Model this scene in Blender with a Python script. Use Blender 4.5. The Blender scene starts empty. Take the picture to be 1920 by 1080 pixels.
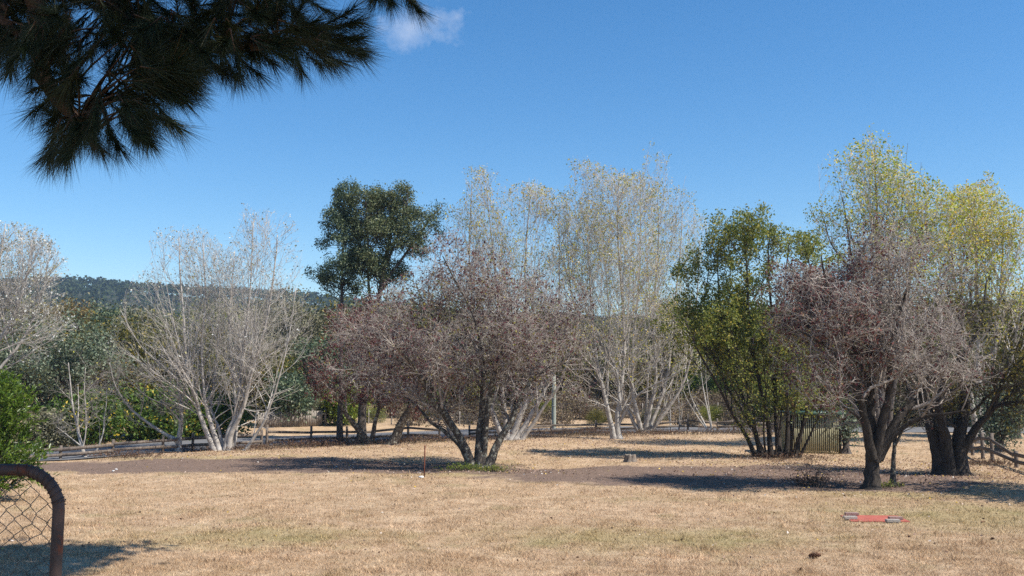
import bpy, math, random
import numpy as np
from mathutils import Vector

# ------------------------------------------------------------------ camera, sky, sun, exposure
S = bpy.context.scene
COL = S.collection
K = 2.0                                              # crown and trunk measures below are given for a half-size tree
CAM_Z, F, PITCH = 2.2 * K, 1867.0, math.radians(4.9)
cam = bpy.data.cameras.new('camera'); camo = bpy.data.objects.new('camera', cam); COL.objects.link(camo)
camo.location = (0, 0, CAM_Z); camo.rotation_euler = (math.radians(90) + PITCH, 0, 0)
cam.sensor_width = 36; cam.lens = 35; cam.clip_start = 0.05; cam.clip_end = 12000
S.camera = camo
SUN_EL, SUN_AZ = math.radians(50), math.radians(112)      # azimuth clockwise from +Y: from the right, a little behind
SUN = Vector((math.sin(SUN_AZ) * math.cos(SUN_EL), math.cos(SUN_AZ) * math.cos(SUN_EL), math.sin(SUN_EL)))
W = bpy.data.worlds.new('World'); S.world = W; W.use_nodes = True
nt = W.node_tree; nt.nodes.clear()
out = nt.nodes.new('ShaderNodeOutputWorld'); bg = nt.nodes.new('ShaderNodeBackground'); bg.inputs['Strength'].default_value = 0.106
sky = nt.nodes.new('ShaderNodeTexSky'); sky.sky_type = 'NISHITA'; sky.sun_disc = False
sky.sun_elevation = SUN_EL; sky.sun_rotation = SUN_AZ; sky.altitude = 300;  sky.air_density = 1.0; sky.dust_density = 0.1; sky.ozone_density = 3.0
# one small fair-weather cloud, a wisp in the sky itself
tc = nt.nodes.new('ShaderNodeTexCoord')
cdir = Vector(((770 - 960) / F, 1, 0)); _v = (540 - 44) / F
cdir = Vector(((775 - 960) / F, math.cos(PITCH) - _v * math.sin(PITCH), math.sin(PITCH) + _v * math.cos(PITCH))).normalized()
mp = nt.nodes.new('ShaderNodeMapping'); mp.vector_type = 'POINT'
sub = nt.nodes.new('ShaderNodeVectorMath'); sub.operation = 'SUBTRACT'; sub.inputs[1].default_value = cdir
nt.links.new(tc.outputs['Generated'], sub.inputs[0])
nt.links.new(sub.outputs[0], mp.inputs['Vector']); mp.inputs['Rotation'].default_value = (0, math.radians(22), 0); mp.inputs['Scale'].default_value = (1 / .06, 1 / .06, 1 / .024)
ln = nt.nodes.new('ShaderNodeVectorMath'); ln.operation = 'LENGTH'; nt.links.new(mp.outputs[0], ln.inputs[0])
cn = nt.nodes.new('ShaderNodeTexNoise'); cn.inputs['Scale'].default_value = 38; cn.inputs['Detail'].default_value = 7; cn.inputs['Roughness'].default_value = .62
nt.links.new(sub.outputs[0], cn.inputs['Vector'])
m1 = nt.nodes.new('ShaderNodeMath'); m1.operation = 'MULTIPLY_ADD'; m1.inputs[1].default_value = -.42; m1.inputs[2].default_value = .18
nt.links.new(ln.outputs['Value'], m1.inputs[0])
m2 = nt.nodes.new('ShaderNodeMath'); m2.operation = 'ADD'; nt.links.new(m1.outputs[0], m2.inputs[0]); nt.links.new(cn.outputs['Fac'], m2.inputs[1])
mr = nt.nodes.new('ShaderNodeMapRange'); mr.inputs['From Min'].default_value = .34; mr.inputs['From Max'].default_value = .8; mr.inputs['To Max'].default_value = .4
nt.links.new(m2.outputs[0], mr.inputs['Value'])
mixc = nt.nodes.new('ShaderNodeMix'); mixc.data_type = 'RGBA'; mixc.inputs['B'].default_value = (6.2, 6.4, 7.0, 1)
hsv = nt.nodes.new('ShaderNodeHueSaturation'); hsv.inputs['Saturation'].default_value = 1.31; nt.links.new(sky.outputs[0], hsv.inputs['Color'])
nt.links.new(mr.outputs[0], mixc.inputs['Factor']); nt.links.new(hsv.outputs[0], mixc.inputs['A'])
nt.links.new(mixc.outputs['Result'], bg.inputs['Color']); nt.links.new(bg.outputs[0], out.inputs[0])
sl = bpy.data.lights.new('sun', 'SUN'); slo = bpy.data.objects.new('sun', sl); COL.objects.link(slo)
sl.energy = 5.0; sl.angle = math.radians(.53); sl.color = (1, .94, .84)
slo.rotation_euler = (-SUN).to_track_quat('-Z', 'Y').to_euler(); slo.location = (30, -10, 40)
vs = S.view_settings; vs.view_transform = 'Standard'; vs.look = 'None'; vs.exposure = 0.6; vs.gamma = 1; vs.use_curve_mapping = False
S.cycles.max_bounces = 6; S.cycles.diffuse_bounces = 3; S.cycles.transmission_bounces = 3; S.cycles.transparent_max_bounces = 4
S.cycles.volume_bounces = 0; S.cycles.use_denoising = False

# ------------------------------------------------------------------ helpers
RNG = np.random.default_rng(7)
cp, sp = math.cos(PITCH), math.sin(PITCH)
def ray(px, py):
    a, b = (px - 960) / F, (540 - py) / F
    return np.array([a, cp - b * sp, sp + b * cp])
def at(px, py, y):                                   # the point seen there, at distance y
    r = ray(px, py); return np.array([0, 0, CAM_Z]) + r * (y / r[1])
def gp(px, py, z=0.0):                               # the point on the ground seen there
    r = ray(px, py); return np.array([0, 0, CAM_Z]) + r * ((z - CAM_Z) / r[2])
def smooth(a, b, x):
    t = np.clip((x - a) / (b - a), 0, 1); return t * t * (3 - 2 * t)
FENCE = np.array([(-30, 8.0), (-16.0, 21.6), (-11.5, 25.4), (-9.7, 27.8), (-7.6, 30.4), (-6.2, 31.6), (-3.4, 33), (-0.8, 35), (1.4, 36.7), (4.8, 37.7), (8.3, 38.0), (16, 37.6), (40, 34)], float) * K
def fence_off(x, y):                                 # signed distance beyond the front fence line (roughly)
    fy = np.interp(x, FENCE[:, 0], FENCE[:, 1]); sl_ = np.interp(x, [-24, -8, 8, 20], [.87, .75, .35, 0])
    return (y - fy) / np.sqrt(1 + sl_ ** 2)
def ground_z(x, y):
    x = np.asarray(x, float); y = np.asarray(y, float)
    z = 2.95 * (1 - smooth(4.0, 17.0, y)) * (1 - smooth(14, 40, np.abs(x)))
    near = smooth(18, 24, y)
    z = z + near * (.06 * np.sin(x * .27 + 1.3) * np.sin(y * .21) + .03 * np.sin(x * .85 + y * .45) + .02 * np.sin(x * 1.45 - y * 1.15))
    z = z + .1 * smooth(46.4, 43.0, y + .12 * x + .6 * np.sin(x * .25)) * near - .06 * near
    o = fence_off(x, y)
    z = z - .15 * smooth(0, 2.4, o) * smooth(16, 12, o)
    z = z + .03 * np.clip(o - 14, 0, 60) + .012 * np.clip(o - 74, 0, 400)
    return z
def gpt(px, py):                                     # ground point including the relief
    p = gp(px, py)
    for _ in range(4): p = gp(px, py, float(ground_z(p[0], p[1])))
    return p

def mesh_np(name, V, quads=None, tris=None, attrs=None, smooth_=False):
    me = bpy.data.meshes.new(name)
    V = np.ascontiguousarray(V, dtype=np.float32).reshape(-1, 3)
    nq = 0 if quads is None else len(quads); ntr = 0 if tris is None else len(tris)
    me.vertices.add(len(V)); me.vertices.foreach_set('co', V.ravel())
    loops = []
    if nq: loops.append(np.asarray(quads, np.int32).ravel())
    if ntr: loops.append(np.asarray(tris, np.int32).ravel())
    L = np.concatenate(loops); me.loops.add(len(L)); me.loops.foreach_set('vertex_index', L)
    st = np.concatenate([np.arange(nq) * 4, nq * 4 + np.arange(ntr) * 3]).astype(np.int32)
    me.polygons.add(nq + ntr); me.polygons.foreach_set('loop_start', st)
    if smooth_: me.polygons.foreach_set('use_smooth', np.ones(nq + ntr, bool))
    for k, v in (attrs or {}).items():
        a = me.attributes.new(k, 'FLOAT', 'POINT'); a.data.foreach_set('value', np.asarray(v, np.float32))
    me.update(calc_edges=True); me.validate()
    return me
def obj(name, me, mat=None, parent=None, loc=None):
    o = bpy.data.objects.new(name, me); COL.objects.link(o)
    if mat is not None and me is not None:
        if not me.materials: me.materials.append(mat)
    if parent is not None: o.parent = parent
    if loc is not None: o.location = loc
    return o
def tag(o, label, cat=None, group=None, kind=None):
    if label: o['label'] = label
    if cat: o['category'] = cat
    if group: o['group'] = group
    if kind: o['kind'] = kind
    return o
def empty(name, loc, rz=0):
    o = bpy.data.objects.new(name, None); COL.objects.link(o); o.location = loc; o.rotation_euler = (0, 0, rz); o.empty_display_size = .2
    return o

def tubes(P, R, s=3, close=False, jitter=0.0, rng=RNG, axis=None):
    """P (N,m+1,3), R (N,m+1): tapered tubes; returns verts, quads, tris"""
    N, M, _ = P.shape
    T = np.gradient(P, axis=1); T /= np.linalg.norm(T, axis=2, keepdims=True) + 1e-9
    mean = P[:, -1] - P[:, 0]; mean /= np.linalg.norm(mean, axis=1, keepdims=True) + 1e-9
    ref = np.where(np.abs(mean[:, 2:3]) < .8, np.array([[0, 0, 1.]]), np.array([[1., 0, 0]]))
    if axis is not None: ref = np.tile(np.asarray(axis, float), (N, 1))
    ref = np.repeat(ref[:, None], M, 1)
    A = np.cross(T, ref); A /= np.linalg.norm(A, axis=2, keepdims=True) + 1e-9
    B = np.cross(T, A)
    th = np.arange(s) * 2 * np.pi / s
    rr = R[:, :, None] * np.ones(s)
    if jitter: rr = rr * (1 + jitter * rng.standard_normal((N, M, s)))
    V = P[:, :, None] + rr[..., None] * (A[:, :, None] * np.cos(th)[:, None] + B[:, :, None] * np.sin(th)[:, None])
    base = np.arange(N)[:, None, None] * (M * s)
    i = np.arange(M - 1)[None, :, None] * s; j = np.arange(s)[None, None, :]; j2 = (j + 1) % s
    q = np.stack([base + i + j, base + i + j2, base + i + s + j2, base + i + s + j], -1).reshape(-1, 4)
    tr = None
    if close:
        k = (M - 1) * s
        tr = np.concatenate([np.stack([base[:, 0, 0] + k, base[:, 0, 0] + k + a, base[:, 0, 0] + k + a + 1], -1) for a in range(1, s - 1)])
    return V.reshape(-1, 3), q, tr
def twigs(P, R):
    """three-sided twigs whose last ring is a single point"""
    N, M, _ = P.shape
    V, q, _ = tubes(P[:, :-1], R[:, :-1], 3)
    n0 = len(V); V = np.concatenate([V, P[:, -1]])
    b = np.arange(N) * ((M - 1) * 3) + (M - 2) * 3
    tip = n0 + np.arange(N)
    tr = np.concatenate([np.stack([b + a, b + (a + 1) % 3, tip], -1) for a in range(3)])
    return V, q, tr
def joinm(parts):
    Vs, Q, T, o = [], [], [], 0
    for V, q, t in parts:
        Vs.append(V)
        if q is not None and len(q): Q.append(np.asarray(q) + o)
        if t is not None and len(t): T.append(np.asarray(t) + o)
        o += len(V)
    return np.concatenate(Vs), (np.concatenate(Q) if Q else None), (np.concatenate(T) if T else None)
def catmull(pts, m):
    pts = np.asarray(pts, float)
    if len(pts) == 2: return pts[0] + (pts[1] - pts[0]) * np.linspace(0, 1, m + 1)[:, None]
    P = np.vstack([2 * pts[0] - pts[1], pts, 2 * pts[-1] - pts[-2]])
    u = np.linspace(0, len(pts) - 1 - 1e-6, m + 1); i = u.astype(int); t = (u - i)[:, None]
    p0, p1, p2, p3 = P[i], P[i + 1], P[i + 2], P[i + 3]
    return .5 * (2 * p1 + (p2 - p0) * t + (2 * p0 - 5 * p1 + 4 * p2 - p3) * t ** 2 + (3 * p1 - p0 - 3 * p2 + p3) * t ** 3)
def boxm(x0, x1, y0, y1, z0, z1):
    V = np.array([(x, y, z) for z in (z0, z1) for y in (y0, y1) for x in (x0, x1)], float)
    Q = np.array([(0, 2, 3, 1), (4, 5, 7, 6), (0, 1, 5, 4), (2, 6, 7, 3), (0, 4, 6, 2), (1, 3, 7, 5)])
    return V, Q, None
def beam(a, b, w, h, jit=0.0):
    """a box beam from a to b, w across, h high"""
    a = np.asarray(a, float); b = np.asarray(b, float); d = b - a; d /= np.linalg.norm(d)
    up = np.array([0, 0, 1.]) if abs(d[2]) < .9 else np.array([0, 1., 0])
    s_ = np.cross(d, up); s_ /= np.linalg.norm(s_); u = np.cross(s_, d)
    V = []
    for c in (a, b):
        for i, j in ((-1, -1), (1, -1), (1, 1), (-1, 1)):
            V.append(c + s_ * i * w / 2 + u * j * h / 2 + jit * RNG.standard_normal(3))
    Q = np.array([(0, 1, 2, 3), (7, 6, 5, 4), (0, 4, 5, 1), (1, 5, 6, 2), (2, 6, 7, 3), (3, 7, 4, 0)])
    return np.array(V), Q, None

# ------------------------------------------------------------------ materials
def new_mat(name):
    m = bpy.data.materials.new(name); m.use_nodes = True; n = m.node_tree; n.nodes.clear()
    o = n.nodes.new('ShaderNodeOutputMaterial'); return m, n, o
def N(n, t, **kw):
    x = n.nodes.new(t)
    for k, v in kw.items():
        if k in x.inputs: x.inputs[k].default_value = v
        else: setattr(x, k, v)
    return x
def ramp(n, stops, interp='LINEAR'):
    r = n.nodes.new('ShaderNodeValToRGB'); e = r.color_ramp.elements; r.color_ramp.interpolation = interp
    while len(e) < len(stops): e.new(.5)
    for i, (p, c) in enumerate(stops): e[i].position = p; e[i].color = (*c, 1)
    return r
def surf_mat(name, stops, scale=6, stretch=(1, 1, 1), rough=.85, bump=.3, detail=6, bscale=None, patch=None, dist=.02):
    """a noise-coloured surface with relief; patch = (colour, scale, threshold) adds lichen or rust patches"""
    m, n, o = new_mat(name); L = n.links
    t = N(n, 'ShaderNodeTexCoord'); mp = N(n, 'ShaderNodeMapping'); mp.inputs['Scale'].default_value = stretch; L.new(t.outputs['Object'], mp.inputs[0])
    nz = N(n, 'ShaderNodeTexNoise', Scale=scale, Detail=detail, Roughness=.65); L.new(mp.outputs[0], nz.inputs['Vector'])
    r = ramp(n, stops); L.new(nz.outputs['Fac'], r.inputs[0]); c = r.outputs[0]
    if patch:
        col, ps, th = patch
        pn = N(n, 'ShaderNodeTexNoise', Scale=ps, Detail=5, Roughness=.7); L.new(t.outputs['Object'], pn.inputs['Vector'])
        pr = N(n, 'ShaderNodeMapRange'); pr.inputs['From Min'].default_value = th; pr.inputs['From Max'].default_value = th + .1; L.new(pn.outputs['Fac'], pr.inputs['Value'])
        mx = N(n, 'ShaderNodeMix', data_type='RGBA'); mx.inputs['B'].default_value = (*col, 1); L.new(pr.outputs[0], mx.inputs['Factor']); L.new(c, mx.inputs['A']); c = mx.outputs['Result']
    p = N(n, 'ShaderNodeBsdfPrincipled', Roughness=rough); p.inputs['Specular IOR Level'].default_value = .25; L.new(c, p.inputs['Base Color'])
    if bump:
        b = N(n, 'ShaderNodeBump', Strength=bump, Distance=dist); nb = N(n, 'ShaderNodeTexNoise', Scale=bscale or scale * 3, Detail=5); L.new(mp.outputs[0], nb.inputs['Vector'])
        L.new(nb.outputs['Fac'], b.inputs['Height']); L.new(b.outputs[0], p.inputs['Normal'])
    L.new(p.outputs[0], o.inputs[0]); return m
def leaf_mat(name, stops, trans=.35, rough=.5, gloss=.02):
    """leaf colour from each leaf's own tint"""
    m, n, o = new_mat(name); L = n.links
    a = N(n, 'ShaderNodeAttribute', attribute_name='tint'); r = ramp(n, stops); L.new(a.outputs['Fac'], r.inputs[0])
    d = N(n, 'ShaderNodeBsdfDiffuse'); t = N(n, 'ShaderNodeBsdfTranslucent'); g = N(n, 'ShaderNodeBsdfGlossy', Roughness=rough)
    L.new(r.outputs[0], d.inputs[0]); L.new(r.outputs[0], t.inputs[0]); g.inputs[0].default_value = (.9, .9, .9, 1)
    x = N(n, 'ShaderNodeMixShader', Fac=trans); L.new(d.outputs[0], x.inputs[1]); L.new(t.outputs[0], x.inputs[2])
    y = N(n, 'ShaderNodeMixShader', Fac=gloss); L.new(x.outputs[0], y.inputs[1]); L.new(g.outputs[0], y.inputs[2])
    L.new(y.outputs[0], o.inputs[0]); return m
M = {}
M['plum_bark'] = surf_mat('plum_bark', [(.3, (.035, .028, .023)), (.55, (.085, .07, .058)), (.75, (.16, .14, .12))], 9, (1, 1, .35), bump=.8, dist=.04, patch=((.34, .33, .27), 5.5, .53))
M['dark_bark'] = surf_mat('dark_bark', [(.3, (.02, .016, .013)), (.6, (.052, .042, .035)), (.8, (.10, .083, .07))], 8, (1, 1, .25), bump=.9, dist=.05)
M['plum_twig'] = surf_mat('plum_twig', [(.3, (.14, .115, .105)), (.5, (.32, .275, .245)), (.7, (.55, .50, .44))], 3.5, bump=0)
M['grey_twig'] = surf_mat('grey_twig', [(.3, (.16, .14, .125)), (.5, (.27, .24, .21)), (.75, (.42, .39, .35))], 3.0, bump=0)
M['dark_twig'] = surf_mat('dark_twig', [(.3, (.035, .028, .022)), (.6, (.09, .075, .06)), (.8, (.2, .18, .15))], 3.0, bump=0)
M['poplar_bark'] = surf_mat('poplar_bark', [(.28, (.13, .115, .10)), (.45, (.33, .30, .27)), (.7, (.50, .47, .43))], 5, (1, 1, .6), bump=.4, patch=((.09, .08, .07), 16, .64))
M['poplar_twig'] = surf_mat('poplar_twig', [(.3, (.22, .195, .175)), (.5, (.41, .375, .34)), (.7, (.61, .57, .52))], 2.5, bump=0)
M['birch_bark'] = surf_mat('birch_bark', [(.3, (.30, .28, .25)), (.6, (.55, .52, .48))], 6, bump=.2, patch=((.10, .09, .08), 12, .62))
M['conifer_bark'] = surf_mat('conifer_bark', [(.3, (.05, .042, .038)), (.6, (.12, .10, .088)), (.8, (.19, .165, .145))], 9, (1, 1, .3), bump=.9, dist=.05)
M['pine_bark'] = surf_mat('pine_bark', [(.3, (.04, .025, .018)), (.6, (.10, .06, .042)), (.8, (.16, .11, .08))], 10, bump=.6)
M['leaf_purple'] = leaf_mat('leaf_purple', [(0, (.05, .014, .015)), (.5, (.125, .036, .036)), (.9, (.22, .085, .07)), (1, (.24, .16, .05))], .3)
M['leaf_plum_mixed'] = leaf_mat('leaf_plum_mixed', [(0, (.05, .016, .019)), (.45, (.125, .038, .042)), (.75, (.20, .08, .075)), (.86, (.16, .17, .035)), (1, (.32, .27, .05))], .35)
M['leaf_poplar'] = leaf_mat('leaf_poplar', [(0, (.16, .20, .035)), (.4, (.38, .38, .05)), (.75, (.60, .48, .05)), (.87, (.56, .32, .05)), (.91, (.52, .53, .48)), (1, (.66, .66, .62))], .35)
M['leaf_poplar_white'] = leaf_mat('leaf_poplar_white', [(0, (.12, .14, .06)), (.25, (.30, .27, .08)), (.36, (.46, .46, .42)), (1, (.64, .64, .61))], .3)
M['leaf_poplar_full'] = leaf_mat('leaf_poplar_full', [(0, (.17, .24, .035)), (.4, (.38, .43, .055)), (.72, (.62, .55, .06)), (.84, (.62, .38, .06)), (.88, (.55, .57, .52)), (1, (.74, .75, .72))], .45)
M['leaf_green'] = leaf_mat('leaf_green', [(0, (.085, .115, .024)), (.5, (.19, .23, .045)), (.85, (.34, .33, .07)), (1, (.46, .36, .08))], .48)
M['leaf_olive'] = leaf_mat('leaf_olive', [(0, (.045, .05, .014)), (.5, (.12, .12, .03)), (.85, (.24, .20, .045)), (1, (.36, .26, .05))], .35)
M['leaf_blackwood'] = leaf_mat('leaf_blackwood', [(0, (.034, .062, .042)), (.5, (.085, .13, .075)), (1, (.21, .24, .13))], .25)
M['leaf_wattle'] = leaf_mat('leaf_wattle', [(0, (0.068, 0.101, 0.061)), (.5, (0.135, 0.182, 0.115)), (1, (0.257, 0.284, 0.196))], .25)
M['leaf_bush'] = leaf_mat('leaf_bush', [(0, (0.030, 0.060, 0.012)), (.6, (0.090, 0.162, 0.026)), (.93, (0.180, 0.240, 0.042)), (.97, (0.600, 0.432, 0.048)), (1, (0.660, 0.456, 0.060))], .35)
M['leaf_brown'] = leaf_mat('leaf_brown', [(0, (.07, .055, .02)), (.5, (.17, .125, .04)), (1, (.27, .19, .07))], .25)
M['leaf_grey'] = leaf_mat('leaf_grey', [(0, (0.090, 0.090, 0.048)), (.5, (0.180, 0.174, 0.102)), (1, (0.300, 0.276, 0.180))], .25)
M['leaf_bright'] = leaf_mat('leaf_bright', [(0, (.08, .13, .02)), (.6, (.17, .24, .035)), (1, (.34, .36, .06))], .45)
M['leaf_shrub'] = leaf_mat('leaf_shrub', [(0, (.03, .07, .008)), (.5, (.09, .17, .018)), (1, (.22, .30, .04))], .4, .4, .035)
M['leaf_hedge'] = leaf_mat('leaf_hedge', [(0, (.09, .065, .045)), (.6, (.19, .14, .095)), (1, (.26, .22, .12))], .25)
M['needle'] = leaf_mat('needle', [(0, (.010, .018, .008)), (.6, (.024, .038, .015)), (.88, (.045, .058, .022)), (.95, (.12, .06, .022)), (1, (.16, .085, .03))], .12, gloss=.03)
M['old_timber'] = surf_mat('old_timber', [(.3, (.15, .125, .105)), (.55, (.28, .25, .22)), (.8, (.40, .37, .335))], 5, (4, 4, .5), bump=.5)
M['brown_timber'] = surf_mat('brown_timber', [(.3, (.075, .06, .05)), (.55, (.16, .13, .108)), (.8, (.27, .23, .195))], 5, (2, 2, 1), bump=.5)
M['wire'] = surf_mat('wire', [(.3, (.12, .12, .12)), (.7, (.26, .26, .25))], 20, bump=0, rough=.5)

# ------------------------------------------------------------------ the setting: ground, road, hill, haze
def ground_colour(n, blade=False):
    """dry straw lawn with olive patches and bare soil, by place in the world; returns colour socket"""
    L = n.links
    g = N(n, 'ShaderNodeNewGeometry')
    def noise(s, d=4, r=.6, off=0):
        mp = N(n, 'ShaderNodeMapping'); mp.inputs['Location'].default_value = (off, off * .7, 0); L.new(g.outputs['Position'], mp.inputs[0])
        z = N(n, 'ShaderNodeTexNoise', Scale=s, Detail=d, Roughness=r); L.new(mp.outputs[0], z.inputs['Vector']); return z.outputs['Fac']
    def mix(f, a, b):
        x = N(n, 'ShaderNodeMix', data_type='RGBA')
        L.new(f, x.inputs['Factor'])
        for s_, v in (('A', a), ('B', b)):
            if isinstance(v, tuple): x.inputs[s_].default_value = (*v, 1)
            else: L.new(v, x.inputs[s_])
        return x.outputs['Result']
    def rng_(v, a, b, t=1.0):
        r = N(n, 'ShaderNodeMapRange'); r.inputs['From Min'].default_value = a; r.inputs['From Max'].default_value = b; r.inputs['To Max'].default_value = t; L.new(v, r.inputs['Value']); return r.outputs[0]
    def math_(op, a, b):
        x = N(n, 'ShaderNodeMath', operation=op)
        for i, v in enumerate((a, b)):
            if isinstance(v, (int, float)): x.inputs[i].default_value = v
            else: L.new(v, x.inputs[i])
        return x.outputs[0]
    k = 1.18 if blade else 1.0
    sc = lambda c: tuple(min(1, v * k) for v in c)
    col = mix(rng_(noise(1.6, 8, .75), .3, .7), sc((.30, .203, .122)), sc((.62, .448, .295)))
    col = mix(rng_(noise(.28, 5, .6, 13), .40, .68, .75), col, sc((.372, .256, .15)))
    col = mix(rng_(noise(.7, 6, .7, 71), .5, .68, .6), col, sc((.63, .48, .32)))
    col = mix(rng_(noise(.4, 6, .65, 31), .54, .72, .6), col, sc((.25, .215, .10)))
    col = mix(rng_(noise(.95, 6, .7, 57), .62, .72, .8), col, sc((.25, .18, .13)))
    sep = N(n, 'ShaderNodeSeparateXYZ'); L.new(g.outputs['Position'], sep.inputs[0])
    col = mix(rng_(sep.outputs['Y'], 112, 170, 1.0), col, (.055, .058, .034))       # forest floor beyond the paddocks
    # bare soil patches of the lower terrace
    tot = None
    for cx, cy, rx, ry in SOIL:
        dx = math_('DIVIDE', math_('SUBTRACT', sep.outputs['X'], cx), rx); dy = math_('DIVIDE', math_('SUBTRACT', sep.outputs['Y'], cy), ry)
        v = math_('SUBTRACT', 1.0, math_('SQRT', math_('ADD', math_('MULTIPLY', dx, dx), math_('MULTIPLY', dy, dy)), 0))
        tot = v if tot is None else math_('MAXIMUM', tot, v)
    gt = None
    for cx, cy, rx, ry in GREEN:
        dx = math_('DIVIDE', math_('SUBTRACT', sep.outputs['X'], cx), rx); dy = math_('DIVIDE', math_('SUBTRACT', sep.outputs['Y'], cy), ry)
        v = math_('SUBTRACT', 1.0, math_('SQRT', math_('ADD', math_('MULTIPLY', dx, dx), math_('MULTIPLY', dy, dy)), 0))
        gt = v if gt is None else math_('MAXIMUM', gt, v)
    ge = math_('ADD', gt, math_('MULTIPLY', math_('SUBTRACT', noise(.8, 7, .75, 91), .5), 1.6))
    col = mix(rng_(ge, .15, .8, .38), col, sc((.27, .245, .09)))
    edge = math_('ADD', tot, math_('MULTIPLY', math_('SUBTRACT', noise(.55, 7, .7, 5), .5), 1.1))
    soil = mix(rng_(noise(3.5, 8, .75, 3), .3, .7), (.125, .088, .068), (.25, .175, .14))
    col = mix(rng_(edge, -.12, .08, .95), col, soil)
    return col, noise
GREEN = [(-1.5, 44.5, 7, 2.6), (14.5, 31, 8, 5.5), (4, 27, 8, 3), (-7, 27, 6, 3), (14, 37, 5, 2), (-16, 53.5, 8, 2)]
SOIL = [(-15.0, 48.6, 10.5, 4.2), (-5.5, 47.2, 6.0, 3.0), (9.0, 43.6, 10.5, 5.0), (14.2, 40.2, 5.0, 2.4), (5.0, 46.0, 5.0, 2.4)]
def ground_mat():
    m, n, o = new_mat('dry_lawn'); L = n.links
    col, noise = ground_colour(n)
    p = N(n, 'ShaderNodeBsdfPrincipled', Roughness=.95); p.inputs['Specular IOR Level'].default_value = .1; L.new(col, p.inputs['Base Color'])
    b = N(n, 'ShaderNodeBump', Strength=.9, Distance=.1); L.new(noise(7, 8, .75, 9), b.inputs['Height']); L.new(b.outputs[0], p.inputs['Normal'])
    L.new(p.outputs[0], o.inputs[0]); return m
def grass_mat():
    m, n, o = new_mat('grass_blade'); L = n.links
    col, noise = ground_colour(n, True)
    a = N(n, 'ShaderNodeAttribute', attribute_name='tint')
    hs = N(n, 'ShaderNodeHueSaturation'); L.new(col, hs.inputs['Color'])
    r = N(n, 'ShaderNodeMapRange'); r.inputs['To Min'].default_value = .62; r.inputs['To Max'].default_value = 1.4; L.new(a.outputs['Fac'], r.inputs['Value']); L.new(r.outputs[0], hs.inputs['Value'])
    d = N(n, 'ShaderNodeBsdfDiffuse'); t = N(n, 'ShaderNodeBsdfTranslucent'); L.new(hs.outputs[0], d.inputs[0]); L.new(hs.outputs[0], t.inputs[0])
    x = N(n, 'ShaderNodeMixShader', Fac=.3); L.new(d.outputs[0], x.inputs[1]); L.new(t.outputs[0], x.inputs[2]); L.new(x.outputs[0], o.inputs[0]); return m
def hill_z(x, y):
    """forested ridge behind the valley"""
    rx = np.array([-2400, -620, -560, -470, -400, -300, -180, 0, 300, 600, 900, 2400.]); rh = np.array([76, 86, 90, 94, 90, 82, 70, 52, 40, 34, 30, 30.])
    h = np.interp(x, rx, rh)
    t = smooth(330, 1180, y)
    return h * t * (1 + .03 * np.sin(x * .021) * np.sin(y * .013)) + 5 * np.sin(x * .016 + 2) * np.sin(y * .011) * t * (1 - t) * 4
def full_z(x, y): return ground_z(x, y) + hill_z(x, y)
# ground: one sheet, fine near the camera, out past the hill
ux = np.concatenate([-np.geomspace(3000, 52, 32), np.linspace(-50, 50, 110), np.geomspace(52, 3000, 32)])
uy = np.concatenate([np.linspace(-60, 0, 16), np.linspace(1, 84, 150), np.geomspace(86, 3000, 56)])
GX, GY = np.meshgrid(ux, uy); GZ = full_z(GX, GY)
nx, ny = len(ux), len(uy); idx = np.arange(nx * ny).reshape(ny, nx)
gq = np.stack([idx[:-1, :-1], idx[:-1, 1:], idx[1:, 1:], idx[1:, :-1]], -1).reshape(-1, 4)
go = obj('ground', mesh_np('ground', np.stack([GX, GY, GZ], -1), gq, smooth_=True), ground_mat()); go['kind'] = 'structure'
# the sealed road that curves past behind the fence
def offset_line(d, step=2.4):
    f = FENCE; seg = np.concatenate([[0], np.cumsum(np.linalg.norm(np.diff(f, axis=0), axis=1))])
    s_ = np.arange(0, seg[-1], step); c = np.stack([np.interp(s_, seg, f[:, 0]), np.interp(s_, seg, f[:, 1])], 1)
    for _ in range(6): c[1:-1] = (c[:-2] + 2 * c[1:-1] + c[2:]) / 4
    t = np.gradient(c, axis=0); t /= np.linalg.norm(t, axis=1, keepdims=True)
    return c + d * np.stack([-t[:, 1], t[:, 0]], 1)
rl = [offset_line(d) for d in np.linspace(2.6, 10.5, 6)]
RV = np.stack([np.column_stack([l, ground_z(l[:, 0], l[:, 1]) + .06]) for l in rl], 1)
k = RV.shape[0]; ri = np.arange(k * 6).reshape(k, 6)
ro = obj('road', mesh_np('road', RV, np.stack([ri[:-1, :-1], ri[1:, :-1], ri[1:, 1:], ri[:-1, 1:]], -1).reshape(-1, 4), smooth_=True),
         surf_mat('asphalt', [(.3, (.105, .105, .11)), (.7, (.19, .19, .195))], 12, bump=.4)); ro['kind'] = 'structure'

# ------------------------------------------------------------------ trees
def wob(p, s=1.0, ph=0.0):
    return np.sin(p[:, 0] * 2.1 * s + ph) * np.sin(p[:, 1] * 1.7 * s + 1.3 * ph) + .7 * np.sin(p[:, 2] * 2.9 * s + p[:, 0] * 1.3 * s + ph * 2)
class Env:
    """crown volume: a union of ellipsoids with an uneven skin"""
    def __init__(self, ells, D, ph, grow=1.08):
        self.e = []
        for e in ells:
            px, py, rx, ry = e[:4]; dd = e[4] * K if len(e) > 4 else 0; y = D + dd
            c = at(px, py, y); k_ = y / F
            rd = e[5] * K if len(e) > 5 else rx * k_ * .95
            self.e.append((c, np.array([rx * k_, rd, ry * k_]) * grow))
        self.ph = ph
    def __call__(self, p):
        r = np.full(len(p), 9.)
        for c, s_ in self.e: r = np.minimum(r, (((p - c) / s_) ** 2).sum(1))
        return r < 1 + .4 * wob(p, 1.1 / K, self.ph)
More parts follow.
